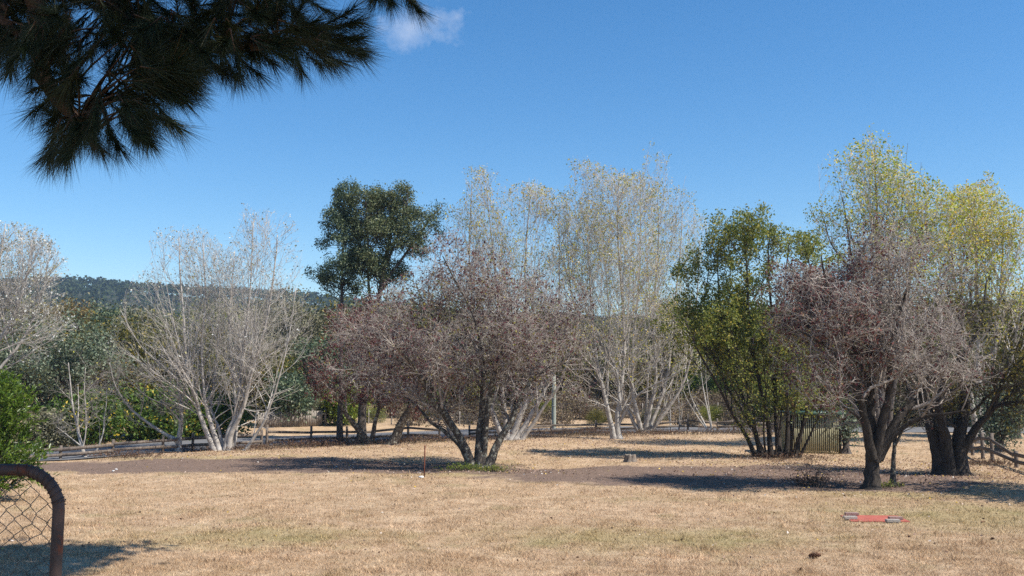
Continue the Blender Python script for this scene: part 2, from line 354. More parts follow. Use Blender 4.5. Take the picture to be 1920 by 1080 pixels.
def unit(v): return v / (np.linalg.norm(v, axis=-1, keepdims=True) + 1e-9)
def spawn(P, R, n, rng, t0=.25, t1=1.0, ang=45, angsd=12, L=1.0, Lsd=.3, m=4, wig=.25, trop=(0, 0, .1), rk=.6, rcap=1, rtip=.003, env=None, up=.0, tpow=1.0, tlen=.5):
    L, rcap, rtip = L * K, rcap * K, rtip * K
    seg = np.linalg.norm(np.diff(P, axis=1), axis=2).sum(1); k_ = seg / seg.mean()
    cnt = rng.poisson(np.clip(n * k_, .2, n * 2.2)); i = np.repeat(np.arange(len(P)), cnt); n_ = len(i)
    if n_ == 0: return np.zeros((0, m + 1, 3)), np.zeros((0, m + 1))
    t = t0 + (t1 - t0) * rng.random(n_) ** tpow
    u = t * (P.shape[1] - 1); a = np.minimum(u.astype(int), P.shape[1] - 2); f = (u - a)[:, None]
    p = P[i, a] * (1 - f) + P[i, a + 1] * f; tan = unit(P[i, a + 1] - P[i, a]); r = R[i, a] * (1 - f[:, 0]) + R[i, a + 1] * f[:, 0]
    pr = rng.standard_normal((n_, 3)); pr = unit(pr - (pr * tan).sum(1, keepdims=True) * tan)
    an = np.radians(ang + angsd * rng.standard_normal(n_))[:, None]
    d = unit(np.cos(an) * tan + np.sin(an) * pr + np.array([0, 0, up]))
    ln_ = L * (1 - tlen * t) * np.clip(1 + Lsd * rng.standard_normal(n_), .35, 2)
    st = rng.standard_normal((m, n_, 3)) * wig; tr = np.array(trop)
    def walk(l):
        q = [p]; dd = d
        for j in range(m):
            dd = unit(dd + st[j] + tr); q.append(q[-1] + dd * (l / m)[:, None])
        return np.stack(q, 1)
    Q = walk(ln_)
    if env is not None:
        for _ in range(3):
            bad = ~env(Q[:, -1]); ln_ = np.where(bad, ln_ * .6, ln_); Q = walk(ln_)
        ok = env(Q[:, -1]); Q, r = Q[ok], r[ok]
    r0 = np.minimum(r * rk, rcap)[:, None]; tt = np.linspace(0, 1, m + 1)[None]
    return Q, np.maximum(r0 * (1 - tt) + rtip * tt, rtip)
def leaves_on(P, n, rng, size=.05, t0=.3, spread=.03, aspect=.6, droop=0.0, env=None):
    """folded leaf quads along twigs; returns verts, quads, tint"""
    size, spread = size * K, spread * K
    cnt = rng.poisson(n, len(P)); i = np.repeat(np.arange(len(P)), cnt); n_ = len(i)
    t = t0 + (1 - t0) * rng.random(n_); u = t * (P.shape[1] - 1); a = np.minimum(u.astype(int), P.shape[1] - 2); f = (u - a)[:, None]
    p = P[i, a] * (1 - f) + P[i, a + 1] * f + rng.standard_normal((n_, 3)) * spread
    return leaf_quads(p, rng, size, aspect, droop)
def leaf_quads(p, rng, size, aspect=.6, droop=0.0, dirs=None):
    n_ = len(p); d = rng.standard_normal((n_, 3)) if dirs is None else dirs + .5 * rng.standard_normal((n_, 3)); d[:, 2] -= droop; d = unit(d)
    w = rng.standard_normal((n_, 3)); w = unit(np.cross(d, w)); nn = np.cross(d, w)
    s_ = (size * rng.uniform(.6, 1.35, n_))[:, None]
    V = np.stack([p, p + d * s_ * .5 + w * s_ * aspect * .5 + nn * s_ * .08, p + d * s_, p + d * s_ * .5 - w * s_ * aspect * .5 + nn * s_ * .08], 1)
    return V.reshape(-1, 3), np.arange(n_ * 4).reshape(-1, 4), np.repeat(rng.random(n_), 4)
def stems_world(stems, D, rng, dr):
    out_ = []
    for st in stems:
        pts, r0, r1 = st[:3]; d0, d1 = st[3] if len(st) > 3 else (0, rng.uniform(-dr, dr))
        n_ = len(pts); ws = np.array([at(px, py, D + K * d0 + K * (d1 - d0) * (j / (n_ - 1)) ** 1.3) for j, (px, py) in enumerate(pts)])
        g0 = float(ground_z(ws[0, 0], ws[0, 1]))
        if len(st) <= 3 or ws[0, 2] - g0 < .5: ws[0, 2] = g0 - .1
        out_.append((ws, r0 * K, r1 * K))
    return out_
def trunk_mesh(ws, r0, r1, rng, sides=10, flare=True, bumpy=.05, m=None):
    m = m or max(10, len(ws) * 4); C = catmull(ws, m)
    l = np.linalg.norm(ws[-1] - ws[0])
    C[2:-1] += rng.standard_normal((m - 2, 3)) * .045 * r0
    tt = np.linspace(0, 1, m + 1); R = r0 + (r1 - r0) * tt ** .68
    if flare: R = R * (1 + .55 * np.exp(-tt * l / .3))
    return C[None], R[None], tubes(C[None], R[None], sides, True, bumpy, rng)
ALL_TREES = {}
def tree(name, label, stems, D, env, levels, leaf, mats, seed, cat='tree', group=None, dr=1.0, parts=('trunk', 'branches', 'foliage'), base=None, sides=10, forks=0):
    rng = np.random.default_rng(seed)
    E = Env(env, D, seed * 1.7) if env else None
    sw = stems_world(stems, D, rng, dr)
    b0 = np.array(base) if base is not None else sw[0][0][0] + np.array([0, 0, .1])
    root = tag(empty(name, b0), label, cat, group)
    SP, SR = [], []
    for ws, r0, r1 in sw:
        C, R, msh = trunk_mesh(ws, r0, r1, rng, sides=sides, flare=ws[0][2] < .4)
        V, q, t_ = msh
        obj(parts[0], mesh_np(parts[0], V - b0, q, t_, smooth_=True), mats[0], root)
        # resample to a common count for spawning
        u = np.linspace(0, C.shape[1] - 1, 13); ii = np.minimum(u.astype(int), C.shape[1] - 2); f = (u - ii)[:, None]
        SP.append(C[0][ii] * (1 - f) + C[0][ii + 1] * f); SR.append(R[0][ii] * (1 - f[:, 0]) + R[0][ii + 1] * f[:, 0])
    ns0 = len(SP)
    for k_ in range(forks):                                  # limbs fanning out to the upper outline of the crown
        si = k_ % ns0; i0 = int(rng.integers(3, 7)); p0 = SP[si][i0]; r0 = SR[si][i0] * .55
        c_, rad_ = E.e[k_ % max(1, min(len(E.e), 2))]; a_ = rng.uniform(-1.25, 1.25); b_ = rng.uniform(-1, 1)
        tgt = c_ + rad_ * np.array([math.sin(a_) * .92, b_ * .75, math.cos(a_) * .9])
        mid = p0 * .55 + tgt * .45 + np.array([(tgt[0] - p0[0]) * .12, 0, 0])
        C = catmull(np.array([p0, mid, tgt]), 12); Rr = np.maximum(r0 * (1 - np.linspace(0, 1, 13)) ** 1.1, .009)
        V, q, t_ = tubes(C[None], Rr[None], 6, True); obj('limb', mesh_np('limb', V - b0, q, t_, smooth_=True), mats[0], root); SP.append(C); SR.append(Rr)
    P, R = np.stack(SP), np.stack(SR)
    geo, hist = [], [(P, R)]
    for li, lv in enumerate(levels):
        lv = dict(lv); src = lv.pop('src', None); use_env = lv.pop('free', False); ghost = lv.pop('ghost', False)
        P, R = hist[-1] if src is None else hist[src]
        Q, r = spawn(P, R, rng=rng, env=None if use_env else E, **lv)
        hist.append((Q, r))
        if len(Q) and not ghost: geo.append(twigs(Q, r) if r[:, 0].max() < .06 or li >= 2 else tubes(Q, r, 5 if li == 0 else 4))
    if geo:
        V, q, t_ = joinm(geo); obj(parts[1], mesh_np(parts[1], V - b0, q, t_), mats[1], root)['kind'] = 'stuff'
    if leaf:
        lf = leaf if isinstance(leaf, list) else [leaf]
        vs_, qs, ts, o = [], [], [], 0
        for l in lf:
            l = dict(l); src = l.pop('src', -1); tr = l.pop('tint', None); zr = l.pop('zmin', None); reg = l.pop('where', None)
            Pn = hist[src][0]
            if zr is not None: Pn = Pn[Pn[:, -1, 2] > zr]
            if reg is not None: Pn = Pn[reg(Pn[:, -1])]
            if not len(Pn): continue
            V, q, t_ = leaves_on(Pn, rng=rng, **l)
            if tr: t_ = tr[0] + (tr[1] - tr[0]) * t_
            vs_.append(V); qs.append(q + o); ts.append(t_); o += len(V)
        if vs_:
            obj(parts[2], mesh_np(parts[2], np.concatenate(vs_) - b0, np.concatenate(qs), attrs={'tint': np.concatenate(ts)}), mats[2], root)
    ALL_TREES[name] = root
    return root
def gy(px, py): return gpt(px, py)[1]

# -- the plum in the middle of the paddock
D = gy(895, 878)
PLUM = [dict(n=9, t0=.3, ang=48, angsd=14, L=2.3, m=6, wig=.2, trop=(0, 0, .05), rk=.6, rcap=.045, rtip=.008, tlen=.35),
        dict(n=9, t0=.15, ang=50, angsd=18, L=1.15, m=5, wig=.3, trop=(0, 0, .04), rk=.6, rcap=.02, rtip=.005),
        dict(n=7.5, t0=.1, ang=55, angsd=20, L=.62, m=3, wig=.38, trop=(0, 0, -.04), rk=.65, rcap=.0085, rtip=.0035),
        dict(n=2.8, t0=.1, ang=58, angsd=20, L=.32, m=2, wig=.45, trop=(0, 0, -.05), rk=.7, rcap=.005, rtip=.0025)]
tree('plum_tree', 'wide lichen-grey plum tree with purple leaves, alone in the middle of the paddock', [
    ([(886, 873), (871, 838), (843, 790), (820, 763), (797, 725), (770, 680), (735, 640)], .125, .03, (0, -1.3)),
    ([(888, 872), (862, 835), (835, 810), (806, 790), (785, 765), (750, 735)], .085, .02, (.1, 1.3)),
    ([(898, 876), (899, 813), (904, 763), (906, 698), (899, 642), (908, 596), (890, 540)], .125, .02, (0, .5)),
    ([(905, 875), (911, 800), (922, 716), (941, 660), (955, 619), (973, 573)], .10, .02, (.05, -.9)),
    ([(912, 873), (936, 827), (955, 795), (971, 758), (992, 721), (1024, 693), (1060, 680)], .11, .02, (0, .4)),
    ([(901, 725), (868, 650), (820, 600), (770, 560)], .05, .015, (.1, .9)),
    ([(905, 740), (950, 680), (1000, 620), (1035, 570)], .05, .015, (.1, 1.4)),
    ([(852, 805), (800, 715), (730, 665), (670, 650)], .06, .015, (-.5, -.3)),
    ([(912, 700), (890, 600), (850, 520), (830, 480)], .04, .012, (.1, -1.2))],
    D, [(895, 610, 205, 178), (735, 650, 160, 130), (1015, 670, 120, 115), (840, 720, 180, 72), (970, 720, 140, 70), (745, 725, 110, 58), (1030, 725, 85, 55)],
    PLUM, [dict(n=.85, size=.062, spread=.03), dict(n=.5, size=.06, src=-2, spread=.05)], (M['plum_bark'], M['plum_twig'], M['leaf_plum_mixed']), 11, dr=1.2)
# -- the plum behind it by the fence
D = gy(715, 833)
tree('plum_tree', 'low dark-purple plum tree with two leaning trunks, behind the metal stake near the fence', [
    ([(692, 831), (668, 800), (650, 778), (628, 740), (605, 700)], .13, .03, (0, -.8)),
    ([(695, 831), (704, 790), (711, 755), (700, 700), (690, 640)], .09, .02, (0, .6)),
    ([(735, 834), (750, 797), (768, 765), (790, 730), (800, 690), (790, 640)], .16, .03, (0, -.5)),
    ([(739, 833), (760, 785), (775, 750), (745, 690), (730, 620)], .10, .02, (0, .9))],
    D, [(690, 655, 125, 115), (640, 700, 80, 75), (760, 690, 90, 85)],
    [dict(PLUM[0], n=10), dict(PLUM[1], n=9), dict(PLUM[2], n=7), dict(PLUM[3], n=2.6)],
    [dict(n=2.6, size=.085, spread=.05), dict(n=1.0, size=.08, src=-2, spread=.06)], (M['plum_bark'], M['plum_twig'], M['leaf_purple']), 12, base=gpt(715, 833))
# -- the plum on the right
D = gy(1635, 917)
def left_part(p): return p[:, 0] < at(1620, 600, D)[0] - .5 * np.sin(p[:, 2] * 1.1)
tree('plum_tree', 'dark-trunked plum tree with bare twigs and dark red leaves, beside the slatted shed', [
    ([(1634, 917), (1635, 870), (1634, 820), (1632, 770), (1635, 700), (1625, 620), (1610, 560), (1620, 480)], .165, .02, (0, .4)),
    ([(1636, 860), (1624, 800), (1610, 740), (1585, 690), (1550, 650), (1500, 620)], .11, .02, (-.05, -1.0)),
    ([(1640, 865), (1655, 790), (1668, 730), (1670, 650), (1688, 580), (1705, 530)], .12, .015, (0, -.5)),
    ([(1645, 860), (1675, 800), (1700, 765), (1735, 735), (1750, 690), (1790, 630), (1800, 580)], .12, .02, (.03, .5)),
    ([(1655, 840), (1690, 805), (1730, 782), (1775, 776), (1810, 770)], .06, .02, (0, -.6)),
    ([(1632, 810), (1600, 775), (1562, 757), (1530, 772)], .035, .01, (-.1, -.9)),
    ([(1632, 760), (1570, 670), (1500, 600), (1450, 590)], .06, .015, (.1, 1.0)),
    ([(1636, 740), (1580, 600), (1550, 530), (1540, 480)], .05, .012, (0, -.5))],
    D, [(1665, 590, 185, 150), (1545, 620, 135, 150), (1745, 670, 115, 115), (1490, 610, 95, 105), (1610, 720, 140, 80), (1560, 720, 90, 70)],
    [dict(PLUM[0], n=11, L=2.3), dict(PLUM[1], n=8, L=1.15), dict(PLUM[2], n=6.5, L=.6), dict(PLUM[3], n=2.8, L=.3)],
    [dict(n=.45, size=.055, spread=.03), dict(n=1.1, size=.06, spread=.04, where=left_part)], (M['dark_bark'], M['plum_twig'], M['leaf_purple']), 13)

# -- poplars
POP = [dict(n=24, t0=.25, tpow=.8, ang=36, angsd=12, L=3.2, m=5, wig=.09, trop=(0, 0, .10), rk=.5, rcap=.02, rtip=.004, tlen=.45),
       dict(n=7.6, t0=.15, ang=34, angsd=12, L=1.35, m=3, wig=.12, trop=(0, 0, .09), rk=.6, rcap=.009, rtip=.003),
       dict(n=3.3, t0=.15, ang=36, angsd=14, L=.62, m=2, wig=.16, trop=(0, 0, .08), rk=.6, rcap=.0048, rtip=.0022)]
BARE = dict(src=0, n=2.4, t0=.12, t1=.5, ang=62, angsd=14, L=2.6, m=6, wig=.16, trop=(0, 0, .05), rk=.4, rcap=.022, rtip=.004, tlen=.3)
BARE2 = dict(n=8, t0=.2, ang=45, angsd=16, L=.8, m=3, wig=.22, trop=(0, 0, .03), rk=.6, rcap=.008, rtip=.003)
BARE3 = dict(n=2.4, t0=.2, ang=45, angsd=16, L=.36, m=2, wig=.25, trop=(0, 0, .0), rk=.6, rcap=.005, rtip=.0025)
POPL = POP + [BARE, BARE2, BARE3]
D = gy(420, 844)
tree('poplar_tree', 'fan of pale leaning poplar stems with white-tipped crown, left of the paling fence', [
    ([(404, 844), (388, 812), (374, 775), (367, 746), (350, 690), (345, 600), (338, 520), (335, 445)], .095, .012, (0, -.4)),
    ([(412, 843), (399, 805), (388, 769), (383, 741), (378, 650), (385, 560), (380, 455)], .085, .012, (0, -.1)),
    ([(418, 842), (410, 805), (401, 782), (396, 752), (408, 650), (412, 520)], .07, .012, (.1, .8)),
    ([(423, 845), (429, 808), (440, 782), (447, 738), (455, 650), (468, 560), (475, 415)], .095, .012, (0, .1)),
    ([(428, 845), (434, 812), (449, 782), (461, 746), (475, 690), (500, 600), (515, 500), (520, 440)], .10, .012, (0, -.4)),
    ([(435, 842), (443, 805), (441, 750), (435, 690), (430, 600), (440, 470)], .07, .012, (.2, .9)),
    ([(458, 848), (477, 819), (495, 791), (509, 752), (519, 723), (540, 640), (555, 540)], .06, .012, (-.1, -.5)),
    ([(372, 770), (320, 700), (265, 650), (225, 580)], .03, .008, (0, -.7))],
    D, [(350, 550, 82, 118), (478, 525, 88, 120), (410, 680, 175, 130), (280, 640, 85, 90), (540, 620, 60, 90)],
    [dict(POP[0], n=14), POP[1], POP[2], dict(BARE, n=2.2), BARE2, BARE3], [dict(src=3, n=1.3, size=.055, t0=.55, zmin=9.6, spread=.012), dict(src=3, n=.10, size=.07, spread=.02)], (M['poplar_bark'], M['poplar_twig'], M['leaf_poplar_white']), 21, forks=8)
D = gy(1160, 823)
tree('poplar_tree', 'twin-stemmed tall poplar with a dark arching lower branch, behind the tree stump', [
    ([(1160, 823), (1158, 780), (1165, 730), (1170, 640), (1165, 540), (1158, 420), (1160, 325)], .12, .012, (0, .3)),
    ([(1152, 819), (1142, 780), (1133, 740), (1122, 690), (1110, 600), (1105, 500), (1098, 390)], .11, .012, (0, -.5)),
    ([(1160, 795), (1185, 752), (1215, 728), (1255, 708), (1285, 690)], .06, .012, (0, -1.0)),
    ([(1163, 770), (1150, 680), (1080, 580), (1065, 470), (1068, 380)], .06, .01, (0, .6))],
    D, [(1135, 460, 105, 145), (1090, 500, 60, 110), (1150, 640, 130, 130)],
    [dict(POP[0], n=15), POP[1], POP[2], dict(BARE, n=3), BARE2, BARE3],
    [dict(src=3, n=1.6, size=.066, t0=.35, spread=.02), dict(src=3, n=.8, size=.05, t0=.6, zmin=15.6, tint=(.8, 1))], (M['poplar_bark'], M['poplar_twig'], M['leaf_poplar']), 22, forks=12)
D = gy(1210, 812)
tree('poplar_tree', 'spreading fan of many thin poplar stems, left of the white saplings by the fence', [
    ([(1200, 811), (1182, 780), (1166, 745), (1152, 690), (1140, 560), (1130, 430)], .09, .012, (0, .8)),
    ([(1205, 812), (1193, 770), (1185, 720), (1190, 620), (1200, 480), (1200, 320)], .11, .012, (0, .2)),
    ([(1209, 812), (1220, 760), (1230, 710), (1225, 600), (1235, 450), (1232, 350)], .11, .012, (0, -.2)),
    ([(1212, 812), (1235, 760), (1252, 700), (1262, 600), (1275, 480), (1280, 390)], .09, .012, (0, .5)),
    ([(1215, 812), (1250, 770), (1282, 715), (1300, 640), (1308, 540), (1312, 450)], .09, .012, (0, -.5)),
    ([(1218, 812), (1240, 775), (1262, 740), (1275, 680)], .05, .012, (0, -.9)),
    ([(1207, 812), (1212, 760), (1215, 690), (1210, 600), (1215, 500)], .06, .012, (0, 1.0))],
    D, [(1215, 460, 105, 150), (1285, 500, 45, 100), (1220, 640, 115, 130)],
    [dict(POP[0], n=13), POP[1], POP[2], BARE, BARE2, BARE3],
    [dict(src=3, n=1.6, size=.066, t0=.35, spread=.02), dict(src=3, n=.8, size=.05, t0=.6, zmin=15.6, tint=(.8, 1))], (M['poplar_bark'], M['poplar_twig'], M['leaf_poplar']), 23, forks=9)
D = gy(962, 825)
tree('poplar_tree', 'clump of leaning poplar trunks seen directly behind the lone middle plum', [
    ([(945, 823), (930, 790), (915, 750), (900, 690), (890, 600), (880, 480), (885, 345)], .13, .012, (0, .4)),
    ([(952, 823), (946, 770), (940, 720), (940, 620), (925, 480), (912, 350)], .11, .012, (0, -.4)),
    ([(958, 825), (975, 782), (990, 740), (990, 640), (985, 500), (995, 350)], .14, .012, (0, .1)),
    ([(966, 824), (995, 780), (1015, 745), (1040, 680), (1048, 560), (1048, 400)], .12, .012, (0, .6)),
    ([(976, 823), (1003, 790), (1025, 755), (1050, 720), (1070, 650), (1070, 560)], .09, .012, (0, -.6))],
    D, [(895, 465, 62, 140), (1005, 470, 78, 140), (950, 560, 100, 120), (955, 640, 130, 130)],
    [dict(POP[0], n=13), POP[1], POP[2], BARE, BARE2, BARE3],
    [dict(src=3, n=1.6, size=.066, t0=.35, spread=.02), dict(src=3, n=.8, size=.05, t0=.6, zmin=15.6, tint=(.8, 1))], (M['poplar_bark'], M['poplar_twig'], M['leaf_poplar']), 24, forks=10)
tree('poplar_tree', 'tallest yellow-green poplar, rising above the plum beside the shed', [
    ([(1655, 836), (1652, 700), (1648, 560), (1645, 440), (1640, 275)], .16, .015, (0, .2)),
    ([(1650, 836), (1640, 720), (1620, 600), (1600, 500), (1580, 370)], .11, .012, (0, -.8)),
    ([(1660, 836), (1680, 700), (1700, 560), (1710, 460), (1715, 350)], .11, .012, (0, .8)),
    ([(1645, 640), (1600, 520), (1560, 460), (1545, 410)], .05, .01, (.1, -.3))],
    61, [(1640, 355, 108, 96), (1695, 440, 100, 95), (1600, 420, 80, 75), (1650, 540, 150, 90), (1740, 500, 70, 80)],
    [dict(POP[0], n=14), dict(POP[1], n=9), dict(POP[2], n=5, ghost=True)],
    [dict(n=1.6, size=.08, spread=.05)], (M['conifer_bark'], M['poplar_twig'], M['leaf_poplar_full']), 25, forks=10)
tree('poplar_tree', 'silvery-topped poplar behind the thick double trunk, at the right', [
    ([(1838, 832), (1835, 700), (1832, 560), (1828, 440), (1825, 355)], .14, .015, (0, .2)),
    ([(1833, 832), (1815, 700), (1795, 560), (1785, 480), (1780, 400)], .10, .012, (0, -.6)),
    ([(1843, 832), (1860, 700), (1875, 560), (1880, 460), (1882, 400)], .10, .012, (0, .6)),
    ([(1845, 832), (1890, 700), (1910, 600), (1920, 520)], .09, .012, (0, -.6))],
    64, [(1828, 425, 84, 86), (1780, 500, 75, 80), (1850, 540, 105, 95), (1920, 540, 60, 110)],
    [dict(POP[0], n=14), dict(POP[1], n=9), dict(POP[2], n=5, ghost=True)],
    [dict(n=1.4, size=.08, spread=.05, tint=(0, .9)), dict(n=2.2, size=.062, zmin=12.6, tint=(.55, 1), spread=.02)], (M['poplar_bark'], M['poplar_twig'], M['leaf_poplar_full']), 26, forks=8)
tree('poplar_tree', 'white-leaved poplar reaching in at the far left, above the green shrub', [
    ([(-75, 838), (-60, 740), (-40, 640), (-10, 540), (10, 420)], .12, .012, (0, .2)),
    ([(-70, 838), (-40, 700), (10, 620), (45, 540), (60, 450)], .10, .012, (0, -.5)),
    ([(-66, 838), (-20, 720), (40, 640), (75, 560), (95, 470)], .08, .012, (0, .5)),
    ([(-80, 838), (-90, 700), (-80, 560), (-60, 440)], .10, .012, (0, .3))],
    60, [(20, 500, 92, 95), (45, 600, 95, 80), (-70, 520, 80, 110), (0, 680, 90, 70)],
    [dict(POP[0], n=24), POP[1], POP[2], BARE, BARE2, BARE3],
    [dict(src=3, n=1.5, size=.065, t0=.4, spread=.015), dict(src=6, n=.25, size=.07, spread=.02)], (M['poplar_bark'], M['poplar_twig'], M['leaf_poplar_white']), 27, forks=4)

# -- green-leaved tree by the shed
D = gy(1460, 858)
tree('privet_tree', 'green small-leaved tree with many dark stems, growing against the slatted shed', [
    ([(1418, 852), (1398, 815), (1370, 770), (1345, 720), (1310, 660), (1285, 600)], .07, .015, (0, -.9)),
    ([(1428, 855), (1413, 800), (1390, 740), (1365, 660), (1350, 580), (1345, 480)], .08, .015, (0, .4)),
    ([(1446, 856), (1438, 780), (1420, 700), (1405, 600), (1400, 500), (1395, 420)], .08, .015, (0, -.2)),
    ([(1462, 856), (1456, 790), (1453, 720), (1450, 620), (1440, 500), (1445, 420)], .10, .015, (0, .9)),
    ([(1474, 857), (1477, 780), (1472, 690), (1468, 580), (1480, 450)], .08, .015, (0, .2)),
    ([(1490, 859), (1505, 800), (1520, 740), (1528, 640), (1520, 500)], .07, .015, (0, -.4)),
    ([(1497, 860), (1522, 810), (1538, 770), (1550, 710)], .04, .012, (0, -.8)),
    ([(1410, 800), (1350, 700), (1320, 600), (1330, 500)], .05, .012, (0, .8)),
    ([(1424, 853), (1418, 810), (1410, 760), (1385, 690)], .035, .01, (-.1, -.7)), ([(1436, 856), (1432, 800), (1436, 740), (1430, 660)], .035, .01, (-.15, -.9)), ([(1452, 858), (1462, 800), (1470, 740)], .03, .01, (-.2, -.8)),
    ([(1482, 859), (1488, 800), (1492, 740), (1500, 660)], .035, .01, (-.1, -.6)), ([(1484, 858), (1496, 820), (1512, 790), (1530, 750)], .03, .01, (-.1, -.9)), ([(1440, 857), (1425, 830), (1405, 800), (1385, 780)], .025, .008, (-.2, -.8))],
    D, [(1420, 505, 138, 122), (1335, 600, 92, 115), (1440, 650, 115, 115), (1510, 510, 55, 110), (1450, 755, 95, 75), (1420, 800, 40, 30), (1490, 800, 40, 30)],
    [dict(n=11, t0=.3, ang=40, angsd=12, L=1.7, m=5, wig=.15, trop=(0, 0, .08), rk=.55, rcap=.03, rtip=.006, tlen=.4),
     dict(n=9, t0=.2, ang=42, angsd=14, L=.85, m=4, wig=.2, trop=(0, 0, .05), rk=.6, rcap=.012, rtip=.004),
     dict(ghost=True, n=7, t0=.15, ang=45, angsd=16, L=.4, m=3, wig=.25, trop=(0, 0, .03), rk=.6, rcap=.006, rtip=.003)],
    [dict(n=2.2, size=.068, spread=.05, aspect=.55), dict(n=5.4, size=.07, spread=.06, aspect=.55, zmin=5.8)], (M['dark_bark'], M['dark_twig'], M['leaf_green']), 31)
# -- the thick old double trunk
D = gy(1780, 890)
tree('willow_tree', 'old tree with a thick dark double trunk, near the post-and-rail fence', [
    ([(1768, 889), (1758, 840), (1746, 800), (1742, 765), (1735, 715), (1745, 640)], .21, .05, (0, .3)),
    ([(1778, 888), (1773, 830), (1765, 790), (1760, 755), (1772, 690), (1765, 600)], .17, .04, (-.1, -.5)),
    ([(1797, 889), (1798, 830), (1804, 790), (1808, 745), (1800, 680), (1795, 590)], .22, .04, (0, .5)),
    ([(1799, 862), (1828, 805), (1860, 768), (1878, 720), (1892, 670)], .12, .02, (0, -.4)),
    ([(1862, 765), (1890, 755), (1930, 750), (1980, 735)], .05, .015, (-.2, -.6)),
    ([(1800, 690), (1840, 600), (1850, 520)], .07, .015, (.4, .9))],
    D, [(1835, 620, 125, 130), (1780, 720, 80, 55), (1900, 700, 80, 90)],
    [dict(PLUM[0], n=9, L=1.8), dict(PLUM[1], n=8, L=1.0), dict(PLUM[2], n=6, L=.55), dict(PLUM[3], n=2, ghost=True)],
    [dict(n=1.3, size=.075, spread=.05)], (M['dark_bark'], M['dark_twig'], M['leaf_olive']), 32, sides=14)
# -- the tree out at the right whose shade falls across the lawn
tree('plum_tree', 'tree just beyond the right edge whose shade crosses the lawn', [
    ([(2200, 925), (2195, 850), (2180, 760), (2200, 600)], .2, .04, (0, .2)), ([(2202, 925), (2220, 800), (2270, 700), (2290, 600)], .15, .03, (0, -.5)), ([(2198, 925), (2170, 800), (2130, 690), (2100, 600)], .15, .03, (0, .5))],
    35.2, [(2175, 610, 185, 150, 0, 2.2), (2380, 620, 190, 140, 0, 1.8)],
    [dict(PLUM[0], n=10), dict(PLUM[1], n=9), dict(PLUM[2], n=5, ghost=True)], [dict(n=9, size=.10, spread=.10)], (M['dark_bark'], M['dark_twig'], M['leaf_olive']), 33)
# -- saplings and bare trees at the fence
D = gy(335, 848)
SMALL = [dict(n=10, t0=.2, ang=48, angsd=14, L=1.5, m=5, wig=.16, trop=(0, 0, .04), rk=.55, rcap=.018, rtip=.004, tlen=.4), dict(n=9, t0=.2, ang=48, angsd=14, L=.7, m=4, wig=.22, trop=(0, 0, .02), rk=.6, rcap=.008, rtip=.003), dict(n=4, t0=.2, ang=48, angsd=14, L=.32, m=3, wig=.25, trop=(0, 0, 0), rk=.6, rcap=.005, rtip=.0025)]
tree('bare_tree', 'small bare forked tree with a long low branch, in front of the yellow-dotted bush', [
    ([(334, 849), (336, 820), (340, 780), (338, 740), (330, 700), (335, 640)], .11, .015, (0, .3)),
    ([(335, 828), (300, 808), (260, 780), (235, 755), (215, 720), (205, 680)], .065, .01, (0, -.6)),
    ([(338, 790), (310, 760), (270, 740), (220, 690)], .03, .008, (0, -.9)), ([(338, 760), (365, 735), (390, 700)], .03, .008, (0, .6))],
    D, [(300, 710, 110, 95), (230, 690, 60, 70)], SMALL, dict(n=.05, size=.06), (M['poplar_bark'], M['grey_twig'], M['leaf_poplar']), 41)
D = gy(158, 858)
tree('bare_tree', 'slim pinkish-white bare tree with two upright stems, near the left fence post', [
    ([(160, 858), (150, 825), (143, 790), (136, 760), (132, 720), (128, 680)], .06, .01, (0, .3)),
    ([(155, 838), (160, 815), (161, 780), (158, 730), (160, 690)], .025, .008, (0, -.3)), ([(145, 800), (147, 760), (146, 720)], .025, .008, (0, .2)), ([(150, 835), (125, 815), (105, 800)], .02, .006, (0, -.3))],
    D, [(145, 730, 60, 85)], [dict(SMALL[0], n=5, L=.9), dict(SMALL[1], n=5), SMALL[2]], dict(n=.1, size=.06), (M['poplar_bark'], M['grey_twig'], M['leaf_poplar']), 42)
D = gy(176, 853)
tree('sapling', 'crooked thin grey sapling between the first two left fence posts', [
    ([(176, 853), (186, 833), (194, 808), (195, 785), (199, 760), (200, 730)], .03, .008, (0, .2))],
    D, [(196, 740, 30, 60)], [dict(SMALL[0], n=7, L=.6), dict(SMALL[1], n=4, L=.4)], None, (M['poplar_bark'], M['grey_twig'], None), 43)
for i, (b_, lab) in enumerate(zip(
    [[(1335, 809), (1330, 785), (1322, 745), (1316, 710), (1312, 660)], [(1329, 809), (1316, 785), (1303, 760), (1293, 735), (1285, 690)], [(1272, 807), (1274, 785), (1273, 760), (1270, 720)], [(1258, 806), (1257, 780), (1256, 758), (1258, 740)]],
    ['tallest white sapling of the leaning group by the fence', 'white sapling leaning left beside the tallest one', 'white upright sapling between the poplar fan and the leaning saplings', 'shortest white sapling, right beside the poplar fan'])):
    tree('sapling', lab, [(b_, .045 if i < 2 else .028, .008, (0, .2)), ([(b_[0][0] + 1, b_[0][1])] + [(x + (-9 if i % 2 else 8) * j / 3, y + 4) for j, (x, y) in enumerate(b_[1:], 1)], .03 if i < 2 else .02, .006, (0, -.3))], gy(*b_[0]),
         [(b_[-1][0], b_[-1][1] + 10, 40, 60)], [dict(SMALL[0], n=7, L=.8), dict(SMALL[1], n=5, L=.4)], dict(n=.8, size=.06), (M['birch_bark'], M['grey_twig'], M['leaf_poplar']), 44 + i, group='white saplings by the fence')
D = gy(1676, 908)
